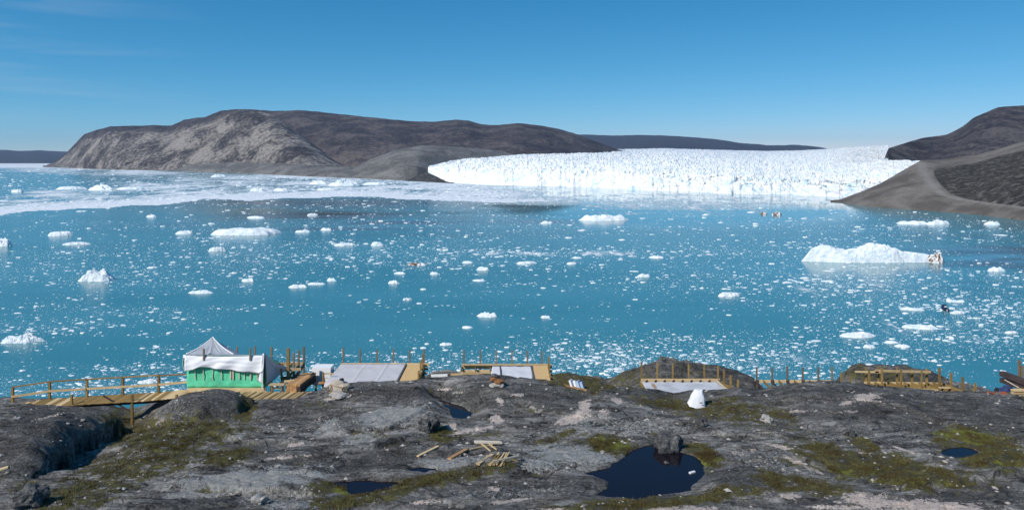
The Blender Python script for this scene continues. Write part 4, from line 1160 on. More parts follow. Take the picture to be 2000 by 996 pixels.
# two dark tool boxes and a sack left on its end
for px, py, w_, h_, lab in ((3, 803, 0.28, 0.22, 'black tool box on the boardwalk end, left one'), (17, 800, 0.30, 0.18, 'black tool box on the boardwalk end, right one')):
    g = P(px, py, 39.4)
    t = thing('tool_box', lab, 'tool box', g, 'tool boxes on the boardwalk')
    beam('case', g + Vector((-w_ / 2, 0, h_ / 2)), g + Vector((w_ / 2, 0, h_ / 2)), 0.22, h_, 'black', t)
    beam('lid', g + Vector((-w_ / 2 - 0.01, 0, h_ + 0.02)), g + Vector((w_ / 2 + 0.01, 0, h_ + 0.02)), 0.24, 0.04, 'strap', t)
    beam('handle', g + Vector((-0.06, 0, h_ + 0.07)), g + Vector((0.06, 0, h_ + 0.07)), 0.03, 0.03, 'black', t)

# ------------------------------------------------------------------ the green hut under plastic
HD = 40.0
hx0, hx1 = P(365, 0, HD).x, P(518, 0, HD).x
hz0, hz1 = P(0, 757, HD).z, P(0, 694, HD).z
hut = thing('hut', 'unfinished hut wrapped in green sheeting under white cloth and clear plastic', 'hut', Vector(((hx0 + hx1) / 2, HD, hz0)))
DEP = 2.2
def eave(y):                                      # the wall top falls towards the back
    return hz1 - 0.40 * (y - HD)
for k, (xa, ya, xb, yb) in enumerate(((hx0, HD, hx1, HD), (hx1, HD, hx1, HD + DEP), (hx1, HD + DEP, hx0, HD + DEP), (hx0, HD + DEP, hx0, HD))):
    sheet('wall_sheeting', lambda u, v, a=xa, b=ya, c=xb, d=yb: Vector((a + (c - a) * u + 0.02 * nz1(u * 9, v * 5, k), b + (d - b) * u + 0.035 * nz1(u * 12, v * 7, k + 3), hz0 + (eave(b + (d - b) * u) - hz0) * v)), 40, 14, 'green', hut, 0.01)
for px in (382, 398, 416, 433, 451, 456, 468, 478, 490, 503):
    x = P(px, 0, HD).x
    beam('batten', Vector((x, HD - 0.055, P(0, 742 - random.uniform(0, 3), HD).z)), Vector((x, HD - 0.055, P(0, 712, HD).z)), 0.038 if px not in (451, 456, 490) else 0.07, 0.03, 'paleplank', hut)
beam('sill_beam', Vector((hx0 + 0.1, HD - 0.04, hz0 - 0.11)), Vector((hx1 + 0.05, HD - 0.04, hz0 - 0.11)), 0.12, 0.2, 'pine', hut)
def cloth_fn(u, v):
    x = hx0 - 0.06 + (hx1 - hx0 + 0.02) * u
    zt = hz1 + 0.02 - 0.05 * math.sin(u * math.pi)
    pyb = np.interp(u, [0, 0.12, 0.2, 0.35, 0.6, 0.85, 0.95, 1.0], [724, 719, 714.5, 717, 721, 726, 727, 722])
    zb = P(0, float(pyb), HD).z
    sag = 0.10 * math.sin(v * math.pi) * abs(nz1(u * 4, v * 2, 12)) + 0.05 * math.cos(u * 22 + v * 3) * v
    return Vector((x, HD - 0.09 - 0.10 * v - sag, zt + (zb - zt) * v + 0.015 * nz1(u * 14, v, 5)))
sheet('cloth_band', cloth_fn, 60, 14, 'white_cloth', hut, 0.012)
def side_fn(u, v):
    return Vector((hx0 - 0.10 - 0.10 * math.sin(v * 3.0) - 0.04 * nz1(u * 6, v * 4, 9), HD - 0.05 + DEP * u, eave(HD + DEP * u) + 0.03 - (0.85 + 0.2 * nz1(u * 5, 0, 3)) * v))
sheet('side_cloth', side_fn, 20, 10, 'white_cloth', hut, 0.012)
beam('cloth_roll', Vector((hx0 - 0.10, HD - 0.08, hz1 - 0.02)), Vector((hx0 - 0.10, HD + 2.0, eave(HD + 2.0) + 0.04)), 0.14, 0.16, 'white_cloth', hut)
# peaked plastic tent over the left part: gable towards the camera, ridge running back
ax, apz = P(415, 0, HD + 0.9).x, P(0, 659.5, HD + 0.9).z
lx_, rx_ = hx0 - 0.05, P(467, 0, HD + 0.9).x
ez = hz1 + 0.02
AY = HD + 0.9
def tent(x0_, y0_, x1_, y1_, sd):                  # one side of the tent, from the pole top to an edge
    e0 = Vector((x0_, y0_, eave(y0_) + 0.05)); e1 = Vector((x1_, y1_, eave(y1_) + 0.05)); top = Vector((ax, AY, apz))
    def fn(u, v):
        p = top.lerp(e0.lerp(e1, u), v)
        f = math.sin(v * math.pi) ** 0.8
        fold = 0.07 * f * (abs(nz1(u * 7 + sd, v * 0.6, 77 + sd)) * 2 - 0.5) + 0.03 * f * nz1(u * 16, v * 2, 79 + sd)
        return p + Vector((0, fold * 0.6, fold - 0.10 * f))
    return fn
bx_l, bx_r, by_ = lx_ + 0.1, rx_ + 0.3, HD + 2.1
for sd, e in enumerate(((lx_, HD - 0.02, rx_, HD + 0.05), (rx_, HD + 0.05, bx_r, by_), (bx_r, by_, bx_l, by_), (bx_l, by_, lx_, HD - 0.02))):
    pside = sheet('plastic_side', tent(*e, sd), 40, 18, 'plastic', hut, 0)
    front_side = pside if sd == 0 else front_side
for xe, ye in ((lx_, HD - 0.02), (rx_, HD + 0.05)):
    tp = Vector((ax, AY, apz + 0.01)); en = Vector((xe, ye, eave(ye) + 0.06))
    sheet('plastic_hem', lambda u, v, tp=tp, en=en: tp.lerp(en, v) + Vector((0, 0.04 * u, -0.10 * math.sin(v * math.pi) ** 0.8 + 0.045 * u)) - hut.location, 2, 12, 'white_cloth', front_side, 0.015)
sheet('roof_cloth', lambda u, v: Vector((hx0 + 0.05 + (hx1 - hx0 - 0.07) * u, HD - 0.08 + (DEP + 0.1) * v, eave(HD + DEP * v) + 0.035 + 0.03 * nz1(u * 9, v * 5, 31) - 0.04 * math.sin(v * 3.1))), 24, 12, 'white_cloth', hut, 0.012)
beam('roof_pole', Vector((ax, AY, hz0 + 0.1)), Vector((ax, AY, apz - 0.02)), 0.07, 0.07, 'treated', hut)
for px, py0, py1, dd in ((398, 703, 681, -0.16), (488.5, 703.5, 680, -0.16), (463, 700, 677, 2.4), (498, 700, 676, 2.4)):
    p0 = P(px, py0, HD + dd); p1 = P(px, py1, HD + dd)
    if dd > 0:
        p0.z = hz0
    beam('post', p0, p1, 0.08, 0.08, 'weathered', hut)
# flap at the right corner
c0 = P(517, 690, HD - 0.10)
def flap_front(u, v):
    xb = P(506 + 14 * u - 0 * v, 0, HD).x
    return Vector((c0.x - 0.05 + (xb - c0.x) * v * (1.0) + 0.04 * math.sin(u * 9 + v * 3), HD - 0.14 - 0.12 * u * v - 0.03 * math.cos(u * 14), c0.z - (c0.z - P(0, 742 + 20 * u ** 3, HD).z) * v))
sheet('corner_flap', flap_front, 16, 18, 'white_cloth', hut, 0.01)
q1, q2, q3 = P(517, 690, HD - 0.06), P(551, 727, HD + 1.7), P(521, 751, HD - 0.06)
sheet('side_flap', lambda u, v: q1.lerp(q2, u).lerp(q3.lerp(q2, u * 0.98), v) + Vector((0.02, 0, -0.28 * math.sin(u * 3.1) * (1 - v) * 0.7 + 0.05 * nz1(u * 5, v * 5, 44))), 18, 16, 'grey_tarp', hut, 0.01)
q4 = P(566, 716, HD + 2.2)
sheet('side_flap', lambda u, v: q1.lerp(q4, u).lerp(q1.lerp(q2, u), v) + Vector((0, 0, -0.35 * math.sin(u * 3.14) * 0.5 - 0.04 * math.sin(v * 3))), 14, 10, 'pale_tarp', hut, 0.01)
beam('flap_pole', P(516, 689, HD - 0.08), P(517, 762, HD - 0.08), 0.05, 0.05, 'darkwood', hut)

# slatted landing at the foot of the hut
land = thing('slatted_landing', 'slatted wooden landing in front of the green hut', 'deck', P(540, 772, 39.2))
for k in range(30):
    px = 452 + k * 5.4
    a = P(px, 764, 39.75); b = a + Vector((-0.25, -1.25, 0))
    a.z = b.z = P(0, 767, 39.6).z + 0.015 * (k % 2)
    beam('slat', a, b, 0.085, 0.03, 'pine' if k % 3 else 'treated', land)
for dy in (-0.15, -1.05):
    a = P(450, 764, 39.75); b = P(612, 764, 39.75)
    z = P(0, 767, 39.6).z - 0.06
    beam('joist', Vector((a.x - 0.1, a.y + dy, z)), Vector((b.x, b.y + dy, z)), 0.06, 0.10, 'treated', land)

# ------------------------------------------------------------------ generic deck platform
def deck_post(parent, px, py_top, py_bot, D, mat='weathered', w=0.085):
    p1 = P(px, py_top, D); p0 = P(px, py_bot, D)
    return beam('post', Vector((p1.x, D, min(p0.z, CAMZ + gz(p1.x, D)) - 0.1)), p1, w, w, mat, parent)

fr = thing('stair_frame', 'open timber frame with tall posts and stringers right of the green hut', 'timber frame', P(565, 750, 41.5))
for px, pt, D in ((530, 677, 43.4), (563, 680, 41.2), (574, 690, 42.4), (583.5, 684, 43.0), (593.5, 677, 43.6)):
    deck_post(fr, px, pt, 740, D, 'treated' if px in (563,) else 'weathered', 0.10 if px != 563 else 0.14)
for (a, b, w_, h_, m_) in ((P(534, 711, 43.4), P(594, 710, 43.6), 0.05, 0.18, 'pine'), (P(552, 722, 42.0), P(588, 721, 42.2), 0.05, 0.15, 'pine'), (P(548, 737, 41.3), P(575, 737, 41.3), 0.05, 0.12, 'treated'),
                           (P(594, 712, 43.4), P(560, 758, 39.9), 0.06, 0.18, 'darkwood'), (P(584, 712, 43.2), P(553, 748, 40.6), 0.06, 0.16, 'treated'), (P(552, 711, 43.3), P(545, 723, 42.2), 0.06, 0.14, 'treated'), (P(570, 711, 43.4), P(560, 724, 42.2), 0.06, 0.14, 'treated'),
                           (P(549, 720, 41.0), P(552, 760, 41.0), 0.09, 0.09, 'treated'), (P(548, 745, 40.6), P(575, 743, 40.6), 0.05, 0.10, 'pine'), (P(541, 756, 40.5), P(556, 737, 41.3), 0.05, 0.10, 'treated')):
    beam('beam', a, b, w_, h_, m_, fr)

bench = thing('work_bench', 'low trestle bench with a pale plank top beside the hut flap', 'bench', P(541, 764, 39.75))
ba, bb2 = P(527, 750.5, 39.75), P(556, 750.5, 39.75)
beam('top', ba, bb2, 0.35, 0.05, 'pine', bench)
for dx, dy in ((0.12, 0.10), (-0.12, 0.10), (0.12, -0.10), (-0.12, -0.10)):
    p = (ba if dx > 0 else bb2) + Vector((dx, dy, -0.025))
    beam('leg', p, Vector((p.x, p.y, P(0, 767, 39.6).z)), 0.06, 0.06, 'treated', bench)
beam('stretcher', ba + Vector((0.1, 0, -0.2)), bb2 + Vector((-0.1, 0, -0.2)), 0.04, 0.07, 'pine', bench)

# stack of boards running back from the landing
names = ['second', 'third', 'fourth']
for r_ in range(4):
    for c_ in range(4):
        if r_ < 3 and c_ in (1, 2):
            mt = 'reddish'
        else:
            mt = 'reddish' if r_ == 3 or c_ == 0 else 'darkwood'
        a = P(561 + c_ * 7.2, 765 - r_ * 4.2, 39.7); b = a + Vector((0.95, 3.1, 0.28))
        b = P(596 + c_ * 6.0, 743 - r_ * 4.6, 42.4)
        o = beam('stacked_board', a, b, 0.185, 0.10, mt)
        row = ('bottom', 'second', 'third', 'top')[r_]
        cl = ('leftmost', 'second from left', 'third from left', 'rightmost')[c_]
        tag(o, f'rust-brown board in the stack by the hut, {row} layer, {cl}', 'board', 'stacked boards by the hut')
o = beam('leaning_board', P(586, 768, 39.7), P(612, 733, 42.2), 0.05, 0.42, 'darkwood')
tag(o, 'dark wide board standing on edge along the board stack', 'board')

crate = thing('insulated_crate', 'white crate with a lid seam left of the grey-covered deck', 'crate', P(628, 752, 42.6))
ca, cb = P(610, 731, 42.6), P(645, 731, 42.6)
beam('case', Vector((ca.x, 43.0, P(0, 745, 42.6).z)), Vector((cb.x, 43.0, P(0, 745, 42.6).z)), 0.8, 0.40, 'white', crate)
beam('lid', Vector((ca.x - 0.02, 43.0, P(0, 728, 42.6).z)), Vector((cb.x + 0.02, 43.0, P(0, 728, 42.6).z)), 0.84, 0.56, 'white', crate)
for x in (ca.x + 0.1, cb.x - 0.1):
    beam('foot', Vector((x, 43.0, CAMZ + gz(x, 43.0) - 0.1)), Vector((x, 43.0, P(0, 751, 42.6).z)), 0.10, 0.10, 'treated', crate)
sr = thing('stub_rail', 'short wooden post with a cross rail in front of the white crate', 'post', P(631, 752, 41.6))
beam('post', Vector((P(631, 0, 41.6).x, 41.6, CAMZ + gz(P(631, 0, 41.6).x, 41.6) - 0.1)), P(631, 727, 41.6), 0.09, 0.09, 'treated', sr)
beam('rail', P(631, 729.5, 41.6), P(652, 729.5, 41.6), 0.05, 0.07, 'pine', sr)
beam('foot_plank', P(622, 748, 41.5), P(646, 746, 41.5), 0.25, 0.06, 'reddish', sr)

def deck(label, x0, x1, y0, y1, z, posts, board_x, side_posts=(), joist_out=0.0, n_joist=7, back_h=0.20, name='deck_platform', mats=('pine', 'treated'), open_left=None):
    """x0..x1, y0 (front)..y1 (back), z the walking level (world)"""
    d = thing(name, label, 'deck', Vector(((x0 + x1) / 2, y0, z)), 'deck platforms along the bench edge')
    # rim beams and joists
    beam('rim_beam', Vector((x0, y1, z - 0.10)), Vector((x1 + joist_out, y1, z - 0.10)), 0.05, back_h, mats[0], d)
    beam('rim_beam', Vector((x0, y0, z - 0.12)), Vector((x1, y0, z - 0.12)), 0.05, 0.16, mats[0], d)
    for k in range(n_joist):
        x = x0 + (x1 - x0) * k / (n_joist - 1)
        beam('joist', Vector((x, y0 + 0.03, z - 0.125)), Vector((x, y1 - 0.03, z - 0.125)), 0.045, 0.15, mats[1], d)
    for k in range(5):                                    # bearers that stick out on the right
        y = y0 + 0.25 + (y1 - y0 - 0.5) * k / 4
        beam('bearer', Vector((x0, y, z - 0.27)), Vector((x1 + joist_out, y, z - 0.27)), 0.05, 0.12, mats[0], d)
    bx0, bx1 = board_x
    n = int((y1 - y0) / 0.20)
    for k in range(n):
        y = y0 + 0.1 + k * (y1 - y0) / n
        beam('floor_board', Vector((bx0, y, z - 0.03)), Vector((bx1, y, z - 0.03)), (y1 - y0) / n - 0.012, 0.03, mats[0], d)
    for px, pt, D, m_ in posts:
        x = P(px, 0, D).x
        beam('post', Vector((x, D + 0.08, min(CAMZ + gz(x, D + 0.08), z - 0.3) - 0.1)), Vector((x, D + 0.08, P(0, pt, D).z)), 0.085, 0.085, m_, d)
    for x, y, h_ in side_posts:
        beam('side_post', Vector((x, y, min(CAMZ + gz(x, y), z - 0.3) - 0.1)), Vector((x, y, z + h_)), 0.085, 0.11, 'treated', d)
    for x in (x0 + 0.3, (x0 + x1) / 2, x1 - 0.3):         # legs
        for y in (y0 + 0.4, y1 - 0.3):
            g = CAMZ + gz(x, y)
            if g < z - 0.36:
                beam('leg', Vector((x, y, g - 0.1)), Vector((x, y, z - 0.33)), 0.10, 0.10, 'treated', d)
    return d

# deck with the grey cover
z2 = P(0, 709, 44.6).z
deck('timber deck with six back posts, mostly covered by a wide grey tarpaulin', -10.05, -5.10, 40.6, 44.6, z2,
     [(670, 679, 44.6, 'weathered'), (703, 682, 44.6, 'weathered'), (736, 683, 44.6, 'weathered'), (768, 682, 44.6, 'weathered'), (800, 683, 44.6, 'weathered'), (828, 682, 44.6, 'weathered')],
     (-10.0, -5.15), [(-5.12, 43.5, 0.80), (-5.11, 42.4, 0.75), (-5.10, 41.4, 0.45), (-5.10, 40.75, 0.15)], 0.22)
def tarp2(u, v):
    y = 40.35 + 3.95 * v
    x = -9.98 - 0.05 * (1 - v) + (3.80 - 0.03 * v) * u
    seam = 0.025 * math.exp(-((u - 0.38) / 0.012) ** 2) + 0.03 * math.exp(-((u - 0.72) / 0.014) ** 2)
    return Vector((x, y, z2 + 0.03 + seam + 0.02 * nz1(u * 7, v * 6, 61) - (0.25 * max(0, 0.06 - v) / 0.06 * 0.6) + 0.10 * sstep(0.08, 0.0, u) * 0))
t = sheet('ground_tarpaulin', tarp2, 70, 24, 'grey_tarp', None, 0.012)
tag(t, 'wide grey tarpaulin laid over the deck with six posts', 'tarpaulin')
o = beam('plywood_sheet', Vector((-5.62, 40.62, z2 + 0.018)), Vector((-5.62, 44.3, z2 + 0.018)), 0.92, 0.02, 'osb')
tag(o, 'yellow strand board sheet right of the wide grey tarpaulin', 'board')
o = beam('batten_strip', Vector((-6.17, 40.45, z2 + 0.06)), Vector((-6.17, 44.25, z2 + 0.06)), 0.07, 0.05, 'strap')
tag(o, 'dark batten holding down the right edge of the grey tarpaulin', 'batten')

# middle deck
z3 = P(0, 713, 44.5).z
d3 = deck('half-boarded timber deck in the middle with open joists on its left', -2.95, 2.10, 40.9, 44.5, z3,
     [(906, 684, 44.5, 'weathered'), (938, 685, 44.5, 'weathered'), (969, 686, 44.5, 'weathered'), (1000, 684, 44.5, 'weathered'), (1030, 685, 44.5, 'weathered'), (1058.5, 686, 44.5, 'weathered')],
     (-1.15, 2.08), [(2.1, 43.6, 0.72), (2.1, 42.7, 0.55), (2.1, 41.9, 0.25), (2.1, 41.3, 0.05)], 0.25)
beam('rim_beam', Vector((-2.93, 42.9, z3 - 0.06)), Vector((-1.2, 42.9, z3 - 0.06)), 0.06, 0.2, 'pine', d3)
beam('back_plank', Vector((-2.93, 44.42, z3 + 0.055)), Vector((2.3, 44.42, z3 + 0.055)), 0.30, 0.04, 'pine', d3)
def tarp3(u, v):
    y = 41.0 + 3.2 * v
    x = -1.14 - 0.06 * (1 - v) * 1.5 + 2.34 * u
    return Vector((x, y, z3 + 0.025 + 0.03 * nz1(u * 5, v * 4, 71) + (0.25 * sstep(0.12, 0, u)) * 0 - 0.10 * sstep(0.05, 0, v)))
t = sheet('ground_tarpaulin', tarp3, 36, 20, 'pale_tarp', None, 0.012)
tag(t, 'small pale tarpaulin strapped over the middle deck', 'tarpaulin')
for x, lab in ((-0.62, 'left'), (1.18, 'right')):
    o = beam('batten_strip', Vector((x + 0.05, 41.05, z3 + 0.065)), Vector((x - 0.08, 44.1, z3 + 0.065)), 0.07, 0.05, 'strap')
    tag(o, f'dark batten across the small pale tarpaulin, {lab} one', 'batten', 'battens on the pale tarpaulin')
for k in range(2):
    o = beam('plywood_sheet', Vector((1.66, 41.2 + k * 1.6, z3 + 0.018)), Vector((1.66, 42.78 + k * 1.6, z3 + 0.018)), 0.86, 0.02, 'osb')
    tag(o, 'yellow strand board on the middle deck, ' + ('front one' if k == 0 else 'back one'), 'board', 'boards on the middle deck')

# panel and bar left of the middle deck
pnl = beam('plastic_strip_sheet', P(842, 735.5, 40.6), P(874, 734.5, 40.6), 0.06, 0.24, 'white')
tag(pnl, 'white narrow sheet lying on the rock left of the middle deck', 'sheet')
o = beam('loose_plank', P(880, 731, 40.9), P(904, 730.5, 40.9), 0.08, 0.10, 'pine')
tag(o, 'pale plank end lying between white sheet and middle deck', 'plank')
o = beam('timber_block', P(874, 737, 40.9), P(880, 736, 40.9), 0.16, 0.30, 'darkwood')
tag(o, 'dark wood block at the right end of the white sheet', 'block')

# deck in the hollow with the stained cover
z4 = P(0, 744.5, 44.2).z
d4 = deck('low timber deck in the hollow before the dark knoll, stepped posts at right', 7.50, 12.15, 41.3, 44.2, z4,
     [(1253.5, 708, 44.2, 'treated'), (1284, 709, 44.2, 'treated'), (1314.5, 709, 44.2, 'treated'), (1345.5, 712, 44.2, 'treated'), (1376, 712, 44.2, 'treated'), (1403, 715, 44.2, 'treated')],
     (7.55, 12.1), [], 0.1)
beam('back_plank', Vector((7.5, 44.1, z4 + 0.10)), Vector((12.1, 44.1, z4 + 0.10)), 0.05, 0.17, 'pine', d4)
for k in range(9):
    x = 7.75 + k * 0.52
    beam('block', Vector((x, 43.9, z4 + 0.05)), Vector((x + 0.12, 43.98, z4 + 0.12)), 0.05, 0.10, 'darkwood', d4)
mt4 = Mat('stained_tarpaulin', 0.7, spec=0.25)
n4 = mt4.noise(mt4.pos(), 1.3, 6, 0.6)
base4 = mt4.ramp(n4, [(0.35, (0.42, 0.42, 0.44)), (0.65, (0.58, 0.58, 0.60))])
mt4.color(mt4.mix(mt4.rng(mt4.math('ADD', mt4.attr('rust'), mt4.math('MULTIPLY_ADD', n4, 0.8, -0.4)), 0.4, 0.7, 0, 0.85), base4, (0.34, 0.17, 0.06)))
mt4.bump(mt4.noise(mt4.pos(), 3.0, 5), 0.6, 0.03)
M['stained'] = mt4.m
def tarp4(u, v):
    y = 40.75 + 3.3 * v
    x = 7.55 + (4.30 + 0.35 * (1 - v)) * u
    sag = 0.10 * math.sin(u * 3.14) * math.sin(v * 3.14)
    return Vector((x, y, z4 + 0.03 - sag * 0.2 + 0.02 * nz1(u * 6, v * 5, 81) - 0.55 * sstep(0.22, 0.0, v) * 0.35))
t = sheet('ground_tarpaulin', tarp4, 60, 26, 'stained', None, 0.012)
vv = np.array([v.co[:] for v in t.data.vertices])
attr(t, 'rust', np.exp(-(((vv[:, 0] - 8.1) / 0.16) ** 2 + ((vv[:, 1] - 43.2) / 0.75) ** 2) * 1.2))
tag(t, 'pale tarpaulin with a rusty stain sagging over the hollow deck', 'tarpaulin')
o = beam('batten_strip', Vector((12.25, 40.9, z4 + 0.02)), Vector((11.9, 44.0, z4 + 0.09)), 0.08, 0.07, 'paleplank')
tag(o, 'white edge batten on the right side of the stained tarpaulin', 'batten')
for px, pt, pb_, D in ((1414, 723, 752, 44.0), (1427, 733, 757, 43.0), (1441.5, 742, 757, 42.2)):
    p = P(px, pb_, D)
    o = beam('post', Vector((p.x, D, min(p.z, CAMZ + gz(p.x, D)) - 0.1)), P(px, pt, D), 0.10, 0.10, 'treated')
    tag(o, {1414: 'tallest', 1427: 'middle', 1441.5: 'shortest'}[px] + ' of three stepped posts right of the hollow deck', 'post', 'stepped posts right of the hollow deck')
o = beam('beam', P(1407, 748, 43.6), P(1424, 755, 42.2), 0.06, 0.16, 'treated')
tag(o, 'slanting beam at the foot of the three stepped posts', 'beam')

# post row over the water, with its joists
z5 = P(0, 748, 46).z
pf = thing('post_row_frame', 'row of bare fence posts on an unfinished frame over the water', 'timber frame', P(1550, 748, 46))
for px, pt in ((1478, 717), (1508, 718), (1537.5, 715), (1568, 717), (1598, 717), (1625, 716), (1643, 727), (1661, 736)):
    deck_post(pf, px, pt, 755, 46.0, 'treated' if px > 1630 else 'weathered')
beam('rim_beam', P(1474, 744.5, 46.1), P(1630, 744.5, 46.1), 0.05, 0.16, 'pine', pf)
for k in range(8):
    a = P(1476 + 15 * k, 744, 46.05); b = Vector((a.x - 0.1, 43.6, a.z - 0.02))
    beam('joist', a, b, 0.05, 0.15, 'treated' if k % 2 else 'darkwood', pf)
beam('leg', P(1475, 744, 46.0), P(1475, 762, 46.0), 0.10, 0.10, 'darkwood', pf)

# frame before the second knoll
ff = thing('railing_frame', 'yellow timber frame of posts and rails before the right knoll', 'timber frame', P(1750, 750, 44))
for px, pt, D, w_ in ((1691.5, 717, 44.2, 0.09), (1697.5, 724, 42.8, 0.09), (1715.5, 716, 44.2, 0.09), (1722.5, 719, 43.4, 0.09), (1752, 718, 44.2, 0.09), (1760, 721, 42.8, 0.09), (1781, 720, 44.2, 0.09), (1800, 724, 43.0, 0.07), (1810, 720, 44.2, 0.10)):
    deck_post(ff, px, pt, 752, D, 'treated', w_)
for (a, b, h_) in (((1670, 725.5), (1716, 726.5), 0.09), ((1709, 725), (1722, 725), 0.22), ((1722, 724), (1818, 726), 0.13)):
    beam('rail', P(a[0], a[1], 43.9), P(b[0], b[1], 43.9), 0.05, h_, 'pine', ff)
beam('sill_beam', P(1688, 747.5, 44.1), P(1838, 749.5, 44.1), 0.06, 0.15, 'pine', ff)
for k in range(11):
    a = P(1694 + 14.2 * k, 748, 44.0); b = Vector((a.x + 0.35, 42.4, a.z - 0.02))
    beam('joist', a, b, 0.05, 0.16, 'treated', ff)
beam('sill_beam', P(1794, 760.5, 42.3), P(1832, 762, 42.3), 0.06, 0.10, 'pine', ff)
beam('brace', P(1726, 743, 44.0), P(1744, 736, 44.0), 0.04, 0.05, 'darkwood', ff)
for px, pt, lab in ((1835, 718, 'tallest and leftmost'), (1857.5, 728, 'second tallest'), (1880, 736, 'third'), (1904.5, 748, 'shortest and rightmost')):
    p = P(px, 760, 43.2)
    o = beam('post', Vector((p.x, 43.2, min(p.z, CAMZ + gz(p.x, 43.2)) - 0.1)), P(px, pt, 43.2), 0.10, 0.10, 'treated')
    tag(o, f'{lab} of four posts stepping down right of the yellow frame', 'post', 'posts stepping down at right')
o = beam('loose_plank', P(1834, 756.5, 42.6), P(1856, 757, 42.6), 0.10, 0.06, 'pine')
tag(o, 'pale plank between the first two stepping posts', 'plank')

# heap of building material at the right edge
gr = P(1975, 771, 40.0)
big_b = [(1957, 729, 41.5, 2010, 749, 39.2, 0.30, 0.26, 'darkwood', 'large dark beam on top of the heap at the right edge'),
         (1957, 742, 41.6, 2006, 759, 39.4, 0.26, 0.24, 'darkwood', 'lower dark beam in the heap at the right edge')]
for (xa, ya, da, xb, yb, db_, w_, h_, m_, lab) in big_b:
    o = beam('heavy_beam', P(xa, ya, da), P(xb, yb, db_), w_, h_, m_)
    tag(o, lab, 'beam', 'dark beams at the right edge')
o = beam('metal_rod', P(1962, 741, 40.5), P(1990, 757, 39.5), 0.03, 0.03, 'paleplank')
tag(o, 'thin pale rod slanting across the dark beams', 'rod')
for k in range(6):
    o = beam('lumber_piece', P(1976 + 3 * (k % 3), 762 + 5.2 * (k // 2), 39.6 - 0.25 * (k % 2)), P(2030, 758 + 5.2 * (k // 2) + 3 * (k % 2), 39.6 - 0.25 * (k % 2)), 0.20, 0.085, 'pine')
    tag(o, f"yellow lumber under the dark beams, {('top', 'middle', 'bottom')[k // 2]} layer, {('back', 'front')[k % 2]} piece", 'lumber', 'lumber at the right edge')
t = sheet('orange_sheet', lambda u, v: P(1928 + 62 * u, 766.5 + 7.5 * u * v + 1.0 * v, 40.2 - 0.9 * v) + Vector((0, 0, 0.05 * nz1(u * 6, v * 3, 91) + 0.03)), 24, 8, 'orange', None, 0.03)
tag(t, 'rust-orange sheet lying on the rock at the right edge', 'sheet')
t = boulder('tarp_bundle', P(1964, 762, 40.6), 0.75, 0.6, 0.5, 31, M['blue'], 0.2, 3, 0.35)
tag(t, 'crumpled blue tarpaulin bundle under the dark beams', 'tarpaulin')
t = boulder('black_sack', P(1952, 765, 40.9), 0.5, 0.5, 0.36, 32, M['black'], 0.2, 3, 0.35)
tag(t, 'black sack left of the blue tarpaulin bundle', 'sack')
for px, pt, lab in ((1990.5, 703, 'taller grey post at the right edge'), (1996, 714, 'shorter grey post at the right edge')):
    p = P(px, 745, 42.5)
    o = beam('post', Vector((p.x, 42.5, CAMZ + gz(p.x, 42.5) - 0.1)), P(px, pt, 42.5), 0.11, 0.11, 'weathered')
    tag(o, lab, 'post', 'posts at the right edge')

# ------------------------------------------------------------------ things lying on the rock
def ground_beam(name, pa, pb, w, h, mat, lab, cat='plank', group=None, lift=0.0):
    a = ground_hit(*pa); b = ground_hit(*pb)
    a.z += h / 2 + lift; b.z += h / 2 + lift
    return tag(beam(name, a, b, w, h, mat), lab, cat, group)
G_P = 'planks left on the rock'
ground_beam('loose_plank', (816, 892), (856, 873), 0.12, 0.05, 'pine', 'yellow plank with a white end, leftmost on the rock', group=G_P)
ground_beam('loose_plank', (878, 897), (911, 879), 0.15, 0.06, 'reddish', 'orange-brown plank, second from left on the rock', group=G_P)
ground_beam('loose_plank', (933, 908), (962, 889), 0.15, 0.06, 'pine', 'orange-yellow plank just left of the stick pile', group=G_P)
ground_beam('loose_plank', (926, 864), (976, 866), 0.20, 0.06, 'paleplank', 'upper bleached plank of two lying across the rock', group=G_P)
ground_beam('loose_plank', (929, 868), (980, 868.5), 0.14, 0.05, 'paleplank', 'lower bleached plank of two lying across the rock', group=G_P, lift=0.05)
for k, (a, b, lab) in enumerate((((918, 880), (962, 871), 'long thin stick above the orange-yellow plank'), ((940, 868), (958, 884), 'short crossed stick, left of two near the bleached planks'), ((952, 868), (970, 880), 'short crossed stick, right of two near the bleached planks'))):
    ground_beam('stick', a, b, 0.04, 0.04, 'pine', lab, 'stick', 'loose sticks', 0.03)
order = ['leftmost', 'second', 'third', 'fourth', 'fifth', 'sixth', 'seventh', 'eighth', 'ninth', 'rightmost']
for k in range(10):
    a = (951 + 3.6 * k + random.uniform(-1, 1), 918 - random.uniform(0, 5)); b = (966 + 3.6 * k + random.uniform(-4, 5), 889 + random.uniform(0, 3))
    ground_beam('stick', a, b, 0.045, 0.04, 'pine' if k % 3 else 'treated', f'{order[k]} of the ten slanting sticks in the pile left of the pool', 'stick', 'sticks in the pile', 0.03 + 0.03 * (k % 3))
ground_beam('stick', (962, 915), (1013, 900), 0.05, 0.045, 'paleplank', 'pale stick lying flat across the front of the stick pile', 'stick', 'sticks in the pile', 0.16)
ground_beam('stick', (1000, 903), (1012, 909), 0.04, 0.04, 'treated', 'short stick at the right end of the stick pile', 'stick', 'sticks in the pile', 0.10)
ground_beam('loose_plank', (-6, 922), (16, 915), 0.14, 0.06, 'pine', 'yellow plank end on the big rock at the left edge', group=G_P)

